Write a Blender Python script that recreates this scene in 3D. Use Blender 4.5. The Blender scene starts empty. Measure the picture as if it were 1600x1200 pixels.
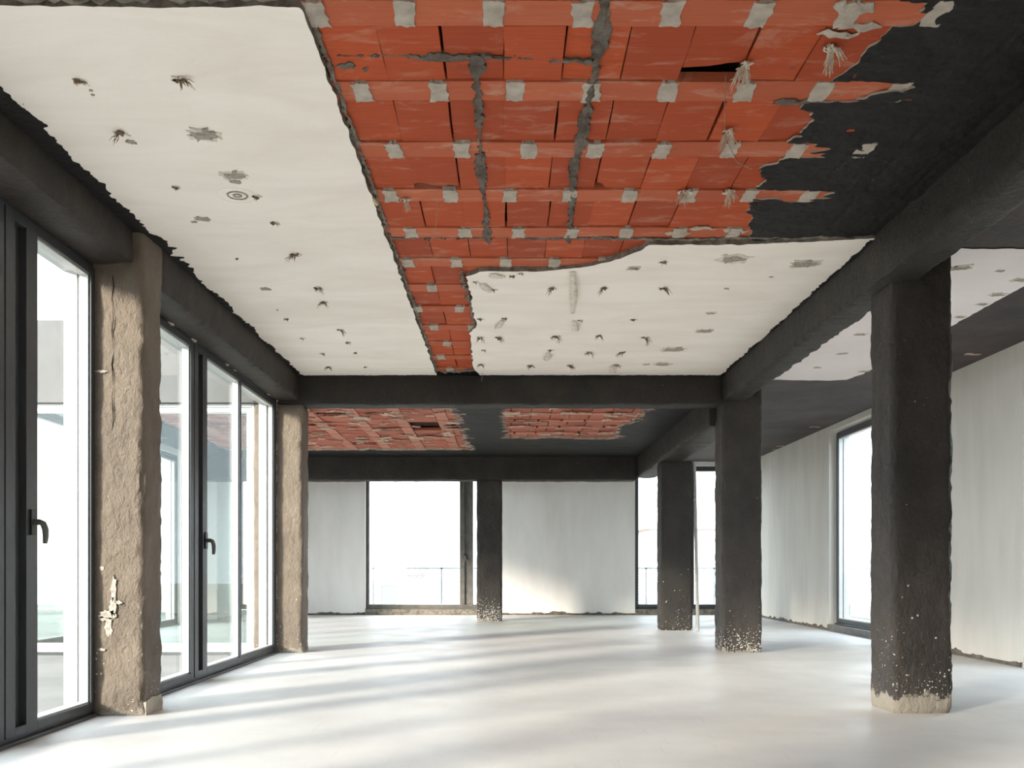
import bpy, bmesh, math, random
import numpy as np
from mathutils import Matrix, Vector

random.seed(7)
RNG = np.random.default_rng(11)
S = bpy.context.scene
COL = S.collection

# ------------------------------------------------------------------ camera
# eye 1.0 m above the floor, looking along +Y with a raised (shifted) lens
FPX, VX, VY = 1450.0, 792.0, 888.0
cam_d = bpy.data.cameras.new('camera')
cam_d.sensor_width = 36.0
cam_d.lens = 36.0 * FPX / 1600.0
cam_d.shift_x = (800.0 - VX) / 1600.0
cam_d.shift_y = (VY - 600.0) / 1600.0
cam_d.clip_end = 500
cam = bpy.data.objects.new('camera', cam_d)
cam.location = (0, 0, 1.0)
cam.rotation_euler = (math.radians(90), 0, 0)
COL.objects.link(cam)
S.camera = cam

# ------------------------------------------------------------------ sky, sun, exposure
SUN_EL, SUN_STRENGTH, SUN_ANGLE = 15.5, 5.8, 9.0
SUN_DIR = (0.70, 0.71)            # where the low hazy sun travels on plan
SKY_STRENGTH = 3.9
world = bpy.data.worlds.new('sky')
S.world = world
world.use_nodes = True
wn = world.node_tree
wn.nodes.clear()
bg = wn.nodes.new('ShaderNodeBackground')
bg.inputs[1].default_value = SKY_STRENGTH
wo = wn.nodes.new('ShaderNodeOutputWorld')
bg.inputs[0].default_value = (0.80, 0.90, 1.0, 1.0)      # evenly bright hazy sky
wn.links.new(bg.outputs[0], wo.inputs[0])

sun_d = bpy.data.lights.new('sun', 'SUN')
sun_d.energy = SUN_STRENGTH
sun_d.angle = math.radians(SUN_ANGLE)
sun_d.color = (1.0, 0.90, 0.78)
sun = bpy.data.objects.new('sun', sun_d)
trav = Vector((SUN_DIR[0], SUN_DIR[1], -math.tan(math.radians(SUN_EL)) * math.hypot(*SUN_DIR)))
sun.rotation_euler = trav.to_track_quat('-Z', 'Y').to_euler()
sun.location = (-20, -20, 15)
COL.objects.link(sun)

S.view_settings.view_transform = 'Standard'
S.view_settings.look = 'None'
S.view_settings.gamma = 1.0
S.view_settings.use_curve_mapping = False
S.view_settings.exposure = 0.82
try:
    S.cycles.max_bounces = 12
    S.cycles.diffuse_bounces = 8
    S.cycles.transparent_max_bounces = 24
    S.cycles.sample_clamp_indirect = 8.0
    S.cycles.use_denoising = True
    S.cycles.denoiser = 'OPENIMAGEDENOISE'
except Exception:
    pass

# ------------------------------------------------------------------ levels and planes of the place
ZC = 3.28          # plaster ceiling of the main and side bay
ZB = 3.10          # ceiling of the far bay
XL1, XL2 = -2.80, -2.73       # room face of the two glazed doors
Y_CROSS = 10.98    # front of the cross beam
Y_BACK = 19.9
X_RIGHT = 5.2

# ------------------------------------------------------------------ noise
def _hash(ix, iy, iz, seed):
    h = (ix.astype(np.int64) * 374761393 + iy.astype(np.int64) * 668265263 + iz.astype(np.int64) * 2147483647 + seed * 1274126177) & 0xffffffff
    h = ((h ^ (h >> 13)) * 1274126177) & 0xffffffff
    h = ((h ^ (h >> 16)) * 2246822519) & 0xffffffff
    h = h ^ (h >> 15)
    return (h & 0xffffff) / float(0xffffff) * 2 - 1

def noise(x, y, z=0.0, seed=0):
    x, y, z = np.broadcast_arrays(np.asarray(x, float), np.asarray(y, float), np.asarray(z, float))
    ix, iy, iz = np.floor(x), np.floor(y), np.floor(z)
    fx, fy, fz = x - ix, y - iy, z - iz
    ux, uy, uz = fx*fx*(3-2*fx), fy*fy*(3-2*fy), fz*fz*(3-2*fz)
    r = 0
    for a in (0, 1):
        for b in (0, 1):
            for c in (0, 1):
                w = (ux if a else 1-ux) * (uy if b else 1-uy) * (uz if c else 1-uz)
                r = r + w * _hash(ix+a, iy+b, iz+c, seed)
    return r

def fbm(x, y, z=0.0, seed=0, octaves=3, gain=0.5):
    r, a, f = 0, 1.0, 1.0
    for o in range(octaves):
        r = r + a * noise(np.asarray(x)*f, np.asarray(y)*f, np.asarray(z)*f, seed + o*17)
        a *= gain; f *= 2.03
    return r

# ------------------------------------------------------------------ objects
def empty(name, loc=(0, 0, 0), parent=None):
    o = bpy.data.objects.new(name, None)
    o.empty_display_size = 0.1
    o.location = loc
    COL.objects.link(o)
    if parent:
        o.parent = parent
    return o

def tag(o, label=None, cat=None, group=None, kind=None):
    if label: o['label'] = label
    if cat: o['category'] = cat
    if group: o['group'] = group
    if kind: o['kind'] = kind
    return o

def origin_of(o):
    v = Vector((0, 0, 0))
    while o is not None:
        v = v + o.location
        o = o.parent
    return v

def link(name, me, parent=None, loc=(0, 0, 0), rot=(0, 0, 0)):
    o = bpy.data.objects.new(name, me)
    o.location = loc
    o.rotation_euler = rot
    COL.objects.link(o)
    if parent is not None:
        o.parent = parent
    return o

def mesh_of(name, verts, faces, mats, mat_idx=None, smooth=False, sharp=None, recalc=False):
    me = bpy.data.meshes.new(name)
    me.from_pydata([tuple(v) for v in verts], [], [tuple(f) for f in faces])
    for m in (mats if isinstance(mats, (list, tuple)) else [mats]):
        me.materials.append(m)
    if mat_idx is not None:
        me.polygons.foreach_set('material_index', list(mat_idx))
    if recalc:
        bm = bmesh.new(); bm.from_mesh(me)
        bmesh.ops.recalc_face_normals(bm, faces=bm.faces)
        bm.to_mesh(me); bm.free()
    if smooth:
        me.polygons.foreach_set('use_smooth', [True] * len(me.polygons))
        if sharp is not None:
            me.set_sharp_from_angle(angle=math.radians(sharp))
    me.update()
    return me

def place(name, verts, faces, mats, parent=None, origin=None, **kw):
    """mesh given in world coordinates; parent (if any) holds only translations"""
    v = np.asarray(verts, float)
    base = origin_of(parent) if parent is not None else Vector((0, 0, 0))
    org = Vector(origin) if origin is not None else (Vector((0, 0, 0)) if parent is None else base)
    me = mesh_of(name, v - np.array(org), faces, mats, **kw)
    return link(name, me, parent, org - base)

class MB:
    """collects boxes and tubes; u,v,w pass through an optional map to world coordinates"""
    def __init__(self, mp=None):
        self.v, self.f, self.mp = [], [], mp
    def add(self, vs, fs):
        b = len(self.v)
        self.v += [self.mp(*p) if self.mp else tuple(p) for p in vs]
        self.f += [tuple(b + i for i in f) for f in fs]
        return self
    def box(self, a0, a1, b0, b1, c0, c1):
        vs = [(x, y, z) for x in (a0, a1) for y in (b0, b1) for z in (c0, c1)]
        return self.add(vs, [(0,1,3,2), (4,6,7,5), (0,4,5,1), (2,3,7,6), (0,2,6,4), (1,5,7,3)])
    def ring(self, a0, a1, b0, b1, c0, c1, t, t2=None, t3=None, t4=None):
        """four bars round a rectangle in u (a) and v (b); t left, t2 right, t3 bottom, t4 top"""
        t2 = t if t2 is None else t2; t3 = t if t3 is None else t3; t4 = t if t4 is None else t4
        self.box(a0, a0+t, b0, b1, c0, c1); self.box(a1-t2, a1, b0, b1, c0, c1)
        self.box(a0+t, a1-t2, b0, b0+t3, c0, c1); self.box(a0+t, a1-t2, b1-t4, b1, c0, c1)
        return self
    def tube(self, pts, rad, n=8, jit=0.0, cap=True):
        pts = [Vector(p) for p in pts]
        if not isinstance(rad, (list, tuple)): rad = [rad] * len(pts)
        b = len(self.v)
        ref = None
        for i, p in enumerate(pts):
            d = (pts[min(i+1, len(pts)-1)] - pts[max(i-1, 0)])
            d = d.normalized() if d.length > 1e-9 else Vector((0, 0, 1))
            if ref is None:
                ref = Vector((0, 0, 1)) if abs(d.z) < 0.9 else Vector((1, 0, 0))
            s = d.cross(ref).normalized(); t = s.cross(d)
            ref = t
            for k in range(n):
                a = 2 * math.pi * k / n
                r = rad[i] * (1 + (random.uniform(-jit, jit) if jit else 0))
                q = p + s * (math.cos(a) * r) + t * (math.sin(a) * r)
                self.v.append(self.mp(*q) if self.mp else tuple(q))
        for i in range(len(pts)-1):
            for k in range(n):
                self.f.append((b+i*n+k, b+i*n+(k+1) % n, b+(i+1)*n+(k+1) % n, b+(i+1)*n+k))
        if cap:
            self.f.append(tuple(b+k for k in reversed(range(n))))
            e = b + (len(pts)-1)*n
            self.f.append(tuple(e+k for k in range(n)))
        return self
    def build(self, name, mat, parent=None, origin=None, bevel=0.0, smooth=False, sharp=35):
        o = place(name, self.v, self.f, mat, parent, origin, recalc=True, smooth=smooth, sharp=sharp if smooth else None)
        if bevel:
            m = o.modifiers.new('bevel', 'BEVEL'); m.width = bevel; m.segments = 2; m.limit_method = 'ANGLE'
        return o

# ------------------------------------------------------------------ materials
def lin(r, g, b):
    f = lambda c: (c/255.0/12.92) if c/255.0 <= 0.04045 else ((c/255.0+0.055)/1.055)**2.4
    return (f(r), f(g), f(b), 1.0)

class NT:
    def __init__(self, name):
        self.m = bpy.data.materials.new(name); self.m.use_nodes = True
        self.t = self.m.node_tree; self.t.nodes.clear()
        self.out = self.t.nodes.new('ShaderNodeOutputMaterial')
        self.pos = self.t.nodes.new('ShaderNodeNewGeometry').outputs['Position']
    def n(self, typ, **kw):
        nd = self.t.nodes.new(typ)
        for k, v in kw.items(): setattr(nd, k, v)
        return nd
    def l(self, a, b): self.t.links.new(a, b)
    def scaled(self, sc):
        if not isinstance(sc, (tuple, list)): return self.pos, sc
        mp = self.n('ShaderNodeMapping'); mp.inputs['Scale'].default_value = sc
        self.l(self.pos, mp.inputs['Vector']); return mp.outputs[0], 1.0
    def noise(self, scale, detail=4, rough=0.55, dist=0.0):
        v, s = self.scaled(scale)
        nd = self.n('ShaderNodeTexNoise')
        nd.inputs['Scale'].default_value = s; nd.inputs['Detail'].default_value = detail
        nd.inputs['Roughness'].default_value = rough; nd.inputs['Distortion'].default_value = dist
        self.l(v, nd.inputs['Vector']); return nd.outputs['Fac']
    def voronoi(self, scale, rand=1.0):
        v, s = self.scaled(scale)
        nd = self.n('ShaderNodeTexVoronoi'); nd.inputs['Scale'].default_value = s
        nd.inputs['Randomness'].default_value = rand
        self.l(v, nd.inputs['Vector']); return nd
    def ramp(self, fac, lo, hi, a=0.0, b=1.0):
        nd = self.n('ShaderNodeMapRange'); nd.clamp = True
        nd.inputs[1].default_value = lo; nd.inputs[2].default_value = hi
        nd.inputs[3].default_value = a; nd.inputs[4].default_value = b
        self.l(fac, nd.inputs[0]); return nd.outputs[0]
    def math(self, op, a, b=None):
        nd = self.n('ShaderNodeMath', operation=op)
        for i, x in enumerate((a, b)):
            if x is None: continue
            if isinstance(x, (int, float)): nd.inputs[i].default_value = x
            else: self.l(x, nd.inputs[i])
        return nd.outputs[0]
    def mix(self, fac, a, b):
        nd = self.n('ShaderNodeMix', data_type='RGBA')
        for i, x in ((0, fac), (6, a), (7, b)):
            if isinstance(x, (int, float)): nd.inputs[i].default_value = x
            elif isinstance(x, tuple): nd.inputs[i].default_value = x
            else: self.l(x, nd.inputs[i])
        return nd.outputs[2]
    def z(self):
        s = self.n('ShaderNodeSeparateXYZ'); self.l(self.pos, s.inputs[0]); return s.outputs[2]
    def bump(self, h, strength, dist=0.01, prev=None):
        nd = self.n('ShaderNodeBump'); nd.inputs['Strength'].default_value = strength
        nd.inputs['Distance'].default_value = dist
        self.l(h, nd.inputs['Height'])
        if prev is not None: self.l(prev, nd.inputs['Normal'])
        return nd.outputs[0]
    def finish(self, col, rough=0.8, spec=0.3, metal=0.0, normal=None):
        p = self.n('ShaderNodeBsdfPrincipled')
        for key, x in (('Base Color', col), ('Roughness', rough)):
            if isinstance(x, (tuple, float, int)): p.inputs[key].default_value = x
            else: self.l(x, p.inputs[key])
        p.inputs['Specular IOR Level'].default_value = spec
        p.inputs['Metallic'].default_value = metal
        if normal is not None: self.l(normal, p.inputs['Normal'])
        self.l(p.outputs[0], self.out.inputs[0])
        return self.m

def mottled(name, c1, c2, scale=3.0, rough=0.85, spec=0.25, bump=0.3, bscale=40.0, bdist=0.01, fine=None):
    t = NT(name)
    f = t.ramp(t.noise(scale, 6, 0.6), 0.35, 0.65)
    c = t.mix(f, c1, c2)
    h = t.noise(bscale, 6, 0.65)
    if fine is not None:
        c = t.mix(t.ramp(t.noise(fine[0], 3), fine[1], fine[1]+0.05), c, fine[2])
    return t.finish(c, rough, spec, 0.0, t.bump(h, bump, bdist))

def coat_material(name, c1, c2, foot=0.10, foot_col=lin(146, 138, 126), splash=0.9, dense=0.0, dots=0.5, splash_col=lin(205, 200, 192)):
    """trowelled dark coating; bare cement foot and white paint spatter near the ground"""
    t = NT(name)
    c = t.mix(t.ramp(t.noise((3, 3, 2), 6), 0.35, 0.7), c1, c2)
    z = t.z()
    sp = t.noise((1.7, 1.7, 1.2), 2)
    spots = t.noise(58.0, 2, 0.4)
    big = t.voronoi(17.0).outputs['Distance']
    thr = t.ramp(z, 0.0, splash, 0.655 - dense, 0.80)
    thr = t.math('ADD', thr, t.ramp(sp, 0.35, 0.65, 0.05, -0.04))
    m1 = t.ramp(t.math('SUBTRACT', spots, thr), 0.0, 0.02)
    m2 = t.math('MULTIPLY', t.ramp(big, 0.14, 0.10), t.ramp(t.math('SUBTRACT', t.noise(7.0, 2), t.ramp(z, 0.0, 2.4, dots, 0.80)), 0.0, 0.02))
    c = t.mix(t.math('MAXIMUM', m1, m2), c, splash_col)
    if foot > 0:
        e = t.math('ADD', z, t.ramp(t.noise(9.0, 6, 0.7), 0.3, 0.7, -0.07, 0.07))
        c = t.mix(t.ramp(e, foot + 0.01, foot - 0.01), c, foot_col)
    v, _ = t.scaled((1, 1, 1))
    h1 = t.noise((22, 22, 14), 6, 0.65, 0.4)
    h2 = t.noise(70.0, 4, 0.6)
    b = t.bump(h1, 0.9, 0.03); b = t.bump(h2, 0.6, 0.008, b); b = t.bump(t.noise((60, 60, 18), 3, 0.5, 1.5), 0.4, 0.006, b)
    return t.finish(c, t.ramp(h2, 0.3, 0.7, 0.48, 0.72), 0.3, 0.0, b)

def tile_material(name, c1, c2, c3, along_x=True, dusty=0.5):
    """fired clay with its own tone for each piece, extrusion grain, dust and cement smears"""
    t = NT(name)
    rnd = t.n('ShaderNodeObjectInfo').outputs['Random']
    c = t.mix(rnd, c1, c2)
    g = t.noise((2.5, 60, 60) if along_x else (60, 2.5, 60), 4, 0.6)
    c = t.mix(t.ramp(g, 0.42, 0.75, 0.0, 0.45), c, c3)
    du = t.noise((3.0, 9.0, 3.0), 6, 0.7, 0.6)
    c = t.mix(t.ramp(du, 0.53, 0.74, 0.0, dusty), c, lin(196, 160, 138))
    dk = t.noise((5.0, 6.0, 5.0), 5, 0.7)
    c = t.mix(t.ramp(dk, 0.64, 0.76, 0.0, 0.55), c, lin(92, 62, 50))
    b = t.bump(g, 0.25, 0.004)
    return t.finish(c, 0.75, 0.25, 0.0, b)

MAT = {}
MAT['floor'] = (lambda t: t.finish(
    t.mix(t.ramp(t.noise((14, 1.2, 1), 5, 0.75, 1.2), 0.60, 0.72, 0.0, 0.30),
          t.mix(t.ramp(t.noise(0.9, 6, 0.6), 0.35, 0.68), lin(207, 205, 202), lin(191, 189, 187)), lin(160, 156, 152)),
    t.ramp(t.noise(2.0, 5), 0.3, 0.7, 0.42, 0.62), 0.35, 0.0, t.bump(t.noise(18.0, 6, 0.6), 0.12, 0.01)))(NT('screed'))
MAT['plaster'] = (lambda t: t.finish(
    t.mix(t.ramp(t.noise(26.0, 5, 0.7), 0.70, 0.76, 0.0, 0.5),
          t.mix(t.ramp(t.noise((0.8, 2.2, 1), 5, 0.62, 0.8), 0.38, 0.72), lin(249, 241, 231), lin(238, 228, 217)), lin(190, 175, 158)),
    0.9, 0.2, 0.0, t.bump(t.noise((26, 60, 30), 5, 0.6), 0.22, 0.006)))(NT('ceiling_plaster'))
MAT['plaster_white'] = mottled('side_bay_plaster', lin(248, 240, 238), lin(240, 231, 228), 1.0, 0.9, 0.2, 0.2)
MAT['wall'] = (lambda t: t.finish(
    t.mix(t.ramp(t.noise((2.2, 2.2, 0.5), 5, 0.6), 0.38, 0.70), lin(250, 246, 241), lin(240, 235, 229)),
    0.9, 0.2, 0.0, t.bump(t.noise((9, 9, 5), 6, 0.65), 0.2, 0.008)))(NT('wall_plaster'))
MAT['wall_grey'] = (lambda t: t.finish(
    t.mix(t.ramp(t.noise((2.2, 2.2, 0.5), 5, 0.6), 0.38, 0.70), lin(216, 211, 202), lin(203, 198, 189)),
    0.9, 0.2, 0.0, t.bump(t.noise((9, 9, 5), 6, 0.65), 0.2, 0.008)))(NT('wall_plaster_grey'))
MAT['ext'] = mottled('render_white', lin(228, 225, 220), lin(214, 211, 206), 1.2, 0.9, 0.2, 0.1)
MAT['facade'] = mottled('grey_render', lin(112, 111, 109), lin(104, 103, 101), 1.2, 0.9, 0.2, 0.1)
MAT['coat_black'] = coat_material('black_coat', lin(42, 39, 36), lin(56, 51, 46), foot=0.0)
MAT['coat_dots'] = coat_material('black_coat_dotted', lin(52, 48, 45), lin(68, 62, 57), foot=0.12, dots=0.48)
MAT['coat_dense'] = coat_material('black_coat_spattered', lin(52, 48, 45), lin(68, 62, 57), foot=0.03, splash=0.7, dense=0.10, dots=0.55)
MAT['coat_brown'] = coat_material('brown_coat', lin(124, 111, 97), lin(104, 93, 82), foot=0.035)
MAT['coat_left'] = mottled('dark_brown_beam_coat', lin(54, 47, 42), lin(42, 37, 34), 2.5, 0.6, 0.35, 0.7, 22.0, 0.02)
MAT['coat_ceiling'] = mottled('black_ceiling_coat', lin(15, 14, 13), lin(24, 22, 20), 3.0, 0.62, 0.28, 0.8, 26.0, 0.02)
MAT['coat_side'] = mottled('plum_grey_ceiling_coat', lin(84, 74, 73), lin(62, 56, 56), 1.5, 0.7, 0.3, 0.8, 18.0, 0.02, (28.0, 0.68, lin(36, 32, 32)))
MAT['tile'] = tile_material('clay_block', lin(160, 68, 36), lin(186, 82, 42), lin(140, 56, 32))
MAT['joist'] = tile_material('clay_joist', lin(176, 88, 58), lin(192, 104, 72), lin(158, 76, 52), True, 0.75)
MAT['tile_far'] = tile_material('clay_block_far', lin(158, 84, 64), lin(182, 104, 82), lin(138, 72, 56), True, 0.9)
MAT['cement'] = mottled('pale_cement', lin(196, 186, 172), lin(168, 158, 145), 12.0, 0.95, 0.1, 0.8, 60.0, 0.01)
MAT['mortar'] = mottled('grey_mortar', lin(128, 119, 109), lin(88, 81, 75), 9.0, 0.95, 0.1, 0.9, 55.0, 0.012)
MAT['plaster_edge'] = mottled('broken_plaster_edge', lin(150, 142, 130), lin(104, 97, 88), 14.0, 0.95, 0.1, 0.9, 60.0, 0.012)
MAT['crumb'] = mottled('white_gypsum', lin(232, 226, 214), lin(206, 196, 180), 20.0, 0.9, 0.2, 0.6, 80.0, 0.006)
MAT['flake'] = mottled('dusty_plaster_flake', lin(206, 184, 168), lin(178, 146, 128), 20.0, 0.95, 0.1, 0.6, 80.0, 0.006)
MAT['joist_far'] = tile_material('clay_joist_far', lin(182, 118, 98), lin(196, 134, 114), lin(168, 104, 86), True, 0.9)
MAT['scar'] = mottled('scar_grey', lin(188, 180, 168), lin(146, 138, 127), 40.0, 0.95, 0.1, 0.9, 90.0, 0.008)
MAT['fibre'] = mottled('straw_fibre', lin(146, 124, 100), lin(92, 77, 62), 60.0, 0.9, 0.15, 0.2)
MAT['fibre_pale'] = mottled('pale_fibre', lin(222, 212, 196), lin(186, 172, 152), 60.0, 0.9, 0.15, 0.2)
MAT['hole_shade'] = mottled('hole_dark', lin(30, 26, 24), lin(44, 38, 34), 20.0, 1.0, 0.0, 0.1)
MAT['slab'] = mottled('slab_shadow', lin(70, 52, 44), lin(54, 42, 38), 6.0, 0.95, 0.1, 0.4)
MAT['frame'] = (lambda t: t.finish(lin(74, 77, 80), t.ramp(t.noise(30.0, 3), 0.3, 0.7, 0.34, 0.44), 0.5, 0.35, None))(NT('anthracite_aluminium'))
MAT['silver'] = (lambda t: t.finish(t.mix(t.noise(20.0, 2), lin(206, 206, 204), lin(190, 190, 188)), 0.4, 0.5, 0.2, None))(NT('pale_aluminium'))
MAT['steel_old'] = mottled('dull_steel', lin(112, 108, 102), lin(92, 88, 83), 8.0, 0.55, 0.4, 0.1)
MAT['black_plastic'] = (lambda t: t.finish(t.mix(t.noise(50.0, 2), lin(26, 26, 27), lin(36, 36, 36)), 0.4, 0.5, 0.0, None))(NT('black_plastic'))
MAT['handle'] = (lambda t: t.finish(t.mix(t.noise(50.0, 2), lin(92, 90, 86), lin(104, 101, 96)), 0.4, 0.5, 0.3, None))(NT('grey_handle'))
MAT['foam'] = mottled('pale_foam', lin(214, 205, 190), lin(180, 170, 154), 40.0, 0.95, 0.1, 0.9, 80.0, 0.01)
MAT['pole'] = mottled('white_pole', lin(158, 155, 150), lin(140, 137, 131), 10.0, 0.5, 0.4, 0.05)
MAT['wire'] = mottled('wire', lin(170, 150, 128), lin(140, 120, 100), 30.0, 0.7, 0.2, 0.05)
MAT['conduit'] = mottled('yellow_conduit', lin(206, 192, 140), lin(188, 172, 122), 30.0, 0.6, 0.3, 0.05)
MAT['paving'] = mottled('paving', lin(124, 121, 116), lin(110, 107, 103), 1.0, 0.9, 0.2, 0.1)
MAT['meshwire'] = mottled('galvanised_wire', lin(188, 190, 190), lin(168, 170, 170), 10.0, 0.5, 0.4, 0.0)
MAT['rooftile'] = mottled('roof_tiles', lin(214, 190, 176), lin(200, 176, 162), 3.0, 0.9, 0.1, 0.4)
MAT['far_glass'] = (lambda t: t.finish(t.mix(t.noise(2.0, 2), lin(110, 122, 130), lin(140, 150, 156)), 0.15, 0.5, 0.0, None))(NT('far_window'))

def glass_material(name, tint):
    t = NT(name)
    tr = t.n('ShaderNodeBsdfTransparent'); tr.inputs[0].default_value = tint
    gl = t.n('ShaderNodeBsdfGlossy'); gl.inputs['Roughness'].default_value = 0.0
    lw = t.n('ShaderNodeLayerWeight'); lw.inputs[0].default_value = 0.5
    fr = t.math('ADD', t.math('MULTIPLY', t.math('POWER', lw.outputs['Facing'], 5.0), 0.9), 0.055)
    mx = t.n('ShaderNodeMixShader')
    t.l(fr, mx.inputs[0]); t.l(tr.outputs[0], mx.inputs[1]); t.l(gl.outputs[0], mx.inputs[2])
    t.l(mx.outputs[0], t.out.inputs[0])
    return t.m
MAT['glass'] = glass_material('clear_glass', (0.97, 0.985, 0.975, 1))
MAT['glass_green'] = glass_material('greenish_glass', (0.90, 0.965, 0.945, 1))

# ------------------------------------------------------------------ rough masonry and ragged sheets
def rough_box(name, lo, hi, mat, step=0.035, amp=0.006, edge=0.008, seed=1, parent=None, origin=None, keep_ends=True):
    n = [max(1, int(round((hi[i]-lo[i])/step))) for i in range(3)]
    idx, keys, faces = {}, [], []
    def vid(k):
        if k not in idx:
            idx[k] = len(keys); keys.append(k)
        return idx[k]
    for ax in range(3):
        b, c = (ax+1) % 3, (ax+2) % 3
        for side in (0, n[ax]):
            for i in range(n[b]):
                for j in range(n[c]):
                    q = []
                    for di, dj in ((0,0), (1,0), (1,1), (0,1)):
                        k = [0, 0, 0]; k[ax] = side; k[b] = i+di; k[c] = j+dj
                        q.append(vid(tuple(k)))
                    faces.append(q if side else q[::-1])
    K = np.array(keys, float); N = np.array(n, float)
    lo_, hi_ = np.array(lo, float), np.array(hi, float)
    P = lo_ + K / N * (hi_ - lo_)
    on_lo, on_hi = (K == 0), (K == N)
    d = np.zeros_like(P)
    for a in range(3):
        nz = fbm(P[:,0]*7, P[:,1]*7, P[:,2]*7, seed + a*31, 2) * amp + noise(P[:,0]*27, P[:,1]*27, P[:,2]*27, seed + a*31 + 7) * amp * 0.6
        d[:, a] += nz
    ne = (on_lo | on_hi).sum(1)
    pull = np.where(ne >= 2, edge * (0.6 + 1.0 * np.abs(fbm(P[:,0]*11, P[:,1]*11, P[:,2]*11, seed+91, 2)) + 1.4 * np.clip(noise(P[:,0]*5, P[:,1]*5, P[:,2]*9, seed+5) - 0.35, 0, 1)), 0)
    d += np.where(on_lo, 1, 0) * pull[:, None] - np.where(on_hi, 1, 0) * pull[:, None]
    long_ax = int(np.argmax(hi_ - lo_))
    if keep_ends:
        d[:, long_ax] = np.where(on_lo[:, long_ax] | on_hi[:, long_ax], 0, d[:, long_ax])
    return place(name, P + d, faces, mat, parent, origin, smooth=True, sharp=48)

def sheet(name, x0, x1, y0, y1, step, field, z_of, thick, mats, parent, up=True):
    """layer under a ceiling: keeps the part of the grid where field > 0, cut along the zero line, with a broken edge going up"""
    nx, ny = int(math.ceil((x1-x0)/step)), int(math.ceil((y1-y0)/step))
    xs = np.linspace(x0, x1, nx+1); ys = np.linspace(y0, y1, ny+1)
    GX, GY = np.meshgrid(xs, ys, indexing='ij')
    F = field(GX, GY)
    verts, vmap, faces = [], {}, []
    def corner(i, j):
        k = (i, j)
        if k not in vmap:
            vmap[k] = len(verts); verts.append((xs[i], ys[j]))
        return vmap[k]
    def cut(a, b):
        k = (a, b) if a < b else (b, a)
        if k not in vmap:
            fa, fb = F[k[0]], F[k[1]]
            s = min(max(fa / (fa - fb), 0.02), 0.98)
            vmap[k] = len(verts)
            verts.append((xs[k[0][0]]*(1-s) + xs[k[1][0]]*s, ys[k[0][1]]*(1-s) + ys[k[1][1]]*s))
        return vmap[k]
    pos = F > 0
    anyp = pos[:-1,:-1] | pos[1:,:-1] | pos[1:,1:] | pos[:-1,1:]
    for i, j in np.argwhere(anyp):
        i, j = int(i), int(j)
        cs = [(i, j), (i, j+1), (i+1, j+1), (i+1, j)]
        poly = []
        for q in range(4):
            a, b = cs[q], cs[(q+1) % 4]
            if pos[a]: poly.append(corner(*a))
            if pos[a] != pos[b]: poly.append(cut(a, b))
        if len(poly) >= 3: faces.append(poly)
    if not faces: return None
    V = np.array(verts)
    Z = z_of(V[:,0], V[:,1])
    nv = len(V)
    edges = {}
    for f in faces:
        for q in range(len(f)):
            a, b = f[q], f[(q+1) % len(f)]
            edges[(a, b)] = edges.get((a, b), 0) + 1
    rim = [e for e in edges if (e[1], e[0]) not in edges]
    top, allv = {}, [tuple((V[i,0], V[i,1], Z[i])) for i in range(nv)]
    idx = [0] * len(faces)
    for a, b in rim:
        for q in (a, b):
            if q not in top:
                top[q] = len(allv); allv.append((V[q,0], V[q,1], Z[q] + thick))
        faces.append([b, a, top[a], top[b]]); idx.append(1)
    o = place(name, allv, faces, mats if len(mats) > 1 else [mats[0], mats[0]], parent, smooth=True, sharp=40, mat_idx=idx)
    return o

def poly_dist(GX, GY, pts):
    """signed distance, positive inside"""
    P = np.array(pts, float)
    d = np.full(GX.shape, 1e9); inside = np.zeros(GX.shape, bool)
    for a, b in zip(P, np.roll(P, -1, axis=0)):
        ex, ey = b - a
        wx, wy = GX - a[0], GY - a[1]
        t = np.clip((wx*ex + wy*ey) / (ex*ex + ey*ey + 1e-12), 0, 1)
        d = np.minimum(d, np.hypot(wx - ex*t, wy - ey*t))
        c = ((a[1] > GY) != (b[1] > GY)) & (GX < (b[0]-a[0]) * (GY-a[1]) / ((b[1]-a[1]) + 1e-12) + a[0])
        inside ^= c
    return np.where(inside, d, -d)

def on_ceiling(px, py, z=ZC):
    """plan position of a spot on a ceiling of height z, taken from where it was surveyed in the photograph"""
    t = (z - 1.0) / (VY - py)
    return ((px - VX) * t, FPX * t)

# ================================================================== STRUCTURE
# ---- floor
rect = lambda m, x0, x1, y0, y1, z0, z1: m.box(x0, x1, y0, y1, z0, z1)
m = MB(); rect(m, -3.0, 5.45, -7.0, 11.3, -0.12, 0.0); rect(m, -6.0, 5.45, 11.3, 20.15, -0.12, 0.0)
o = m.build('floor', MAT['floor'])
tag(o, 'pale grey bare concrete floor running through the whole hall', 'floor', kind='structure')

# ---- walls
m = MB()
WB0, WB1 = Y_BACK, Y_BACK + 0.28
m.box(-0.35, 2.75, WB0, WB1, 0, 3.4)                       # plaster wall between the two far windows
m.box(-4.7, -3.04, WB0, WB1, 0, 3.4)
m.box(-3.04, -0.35, WB0, WB1, 0, 0.10); m.box(-3.04, -0.35, WB0, WB1, 3.0, 3.4)
m.box(2.75, 5.2, WB0, WB1, 0, 0.10); m.box(2.75, 5.2, WB0, WB1, 3.2, 3.4)
m.box(-6.0, -4.7, WB0, WB1, 0, 0.10); m.box(-6.0, -4.7, WB0, WB1, 3.0, 3.4)
o = m.build('wall_back', MAT['wall']); tag(o, 'off-white plastered far wall with tall window openings', 'wall', kind='structure')
wall_back = o
m = MB()
m.box(X_RIGHT, X_RIGHT+0.25, 14.98, WB1, 0, 3.4)
m.box(X_RIGHT, X_RIGHT+0.25, 9.34, 12.5, 0, 3.4)
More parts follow.
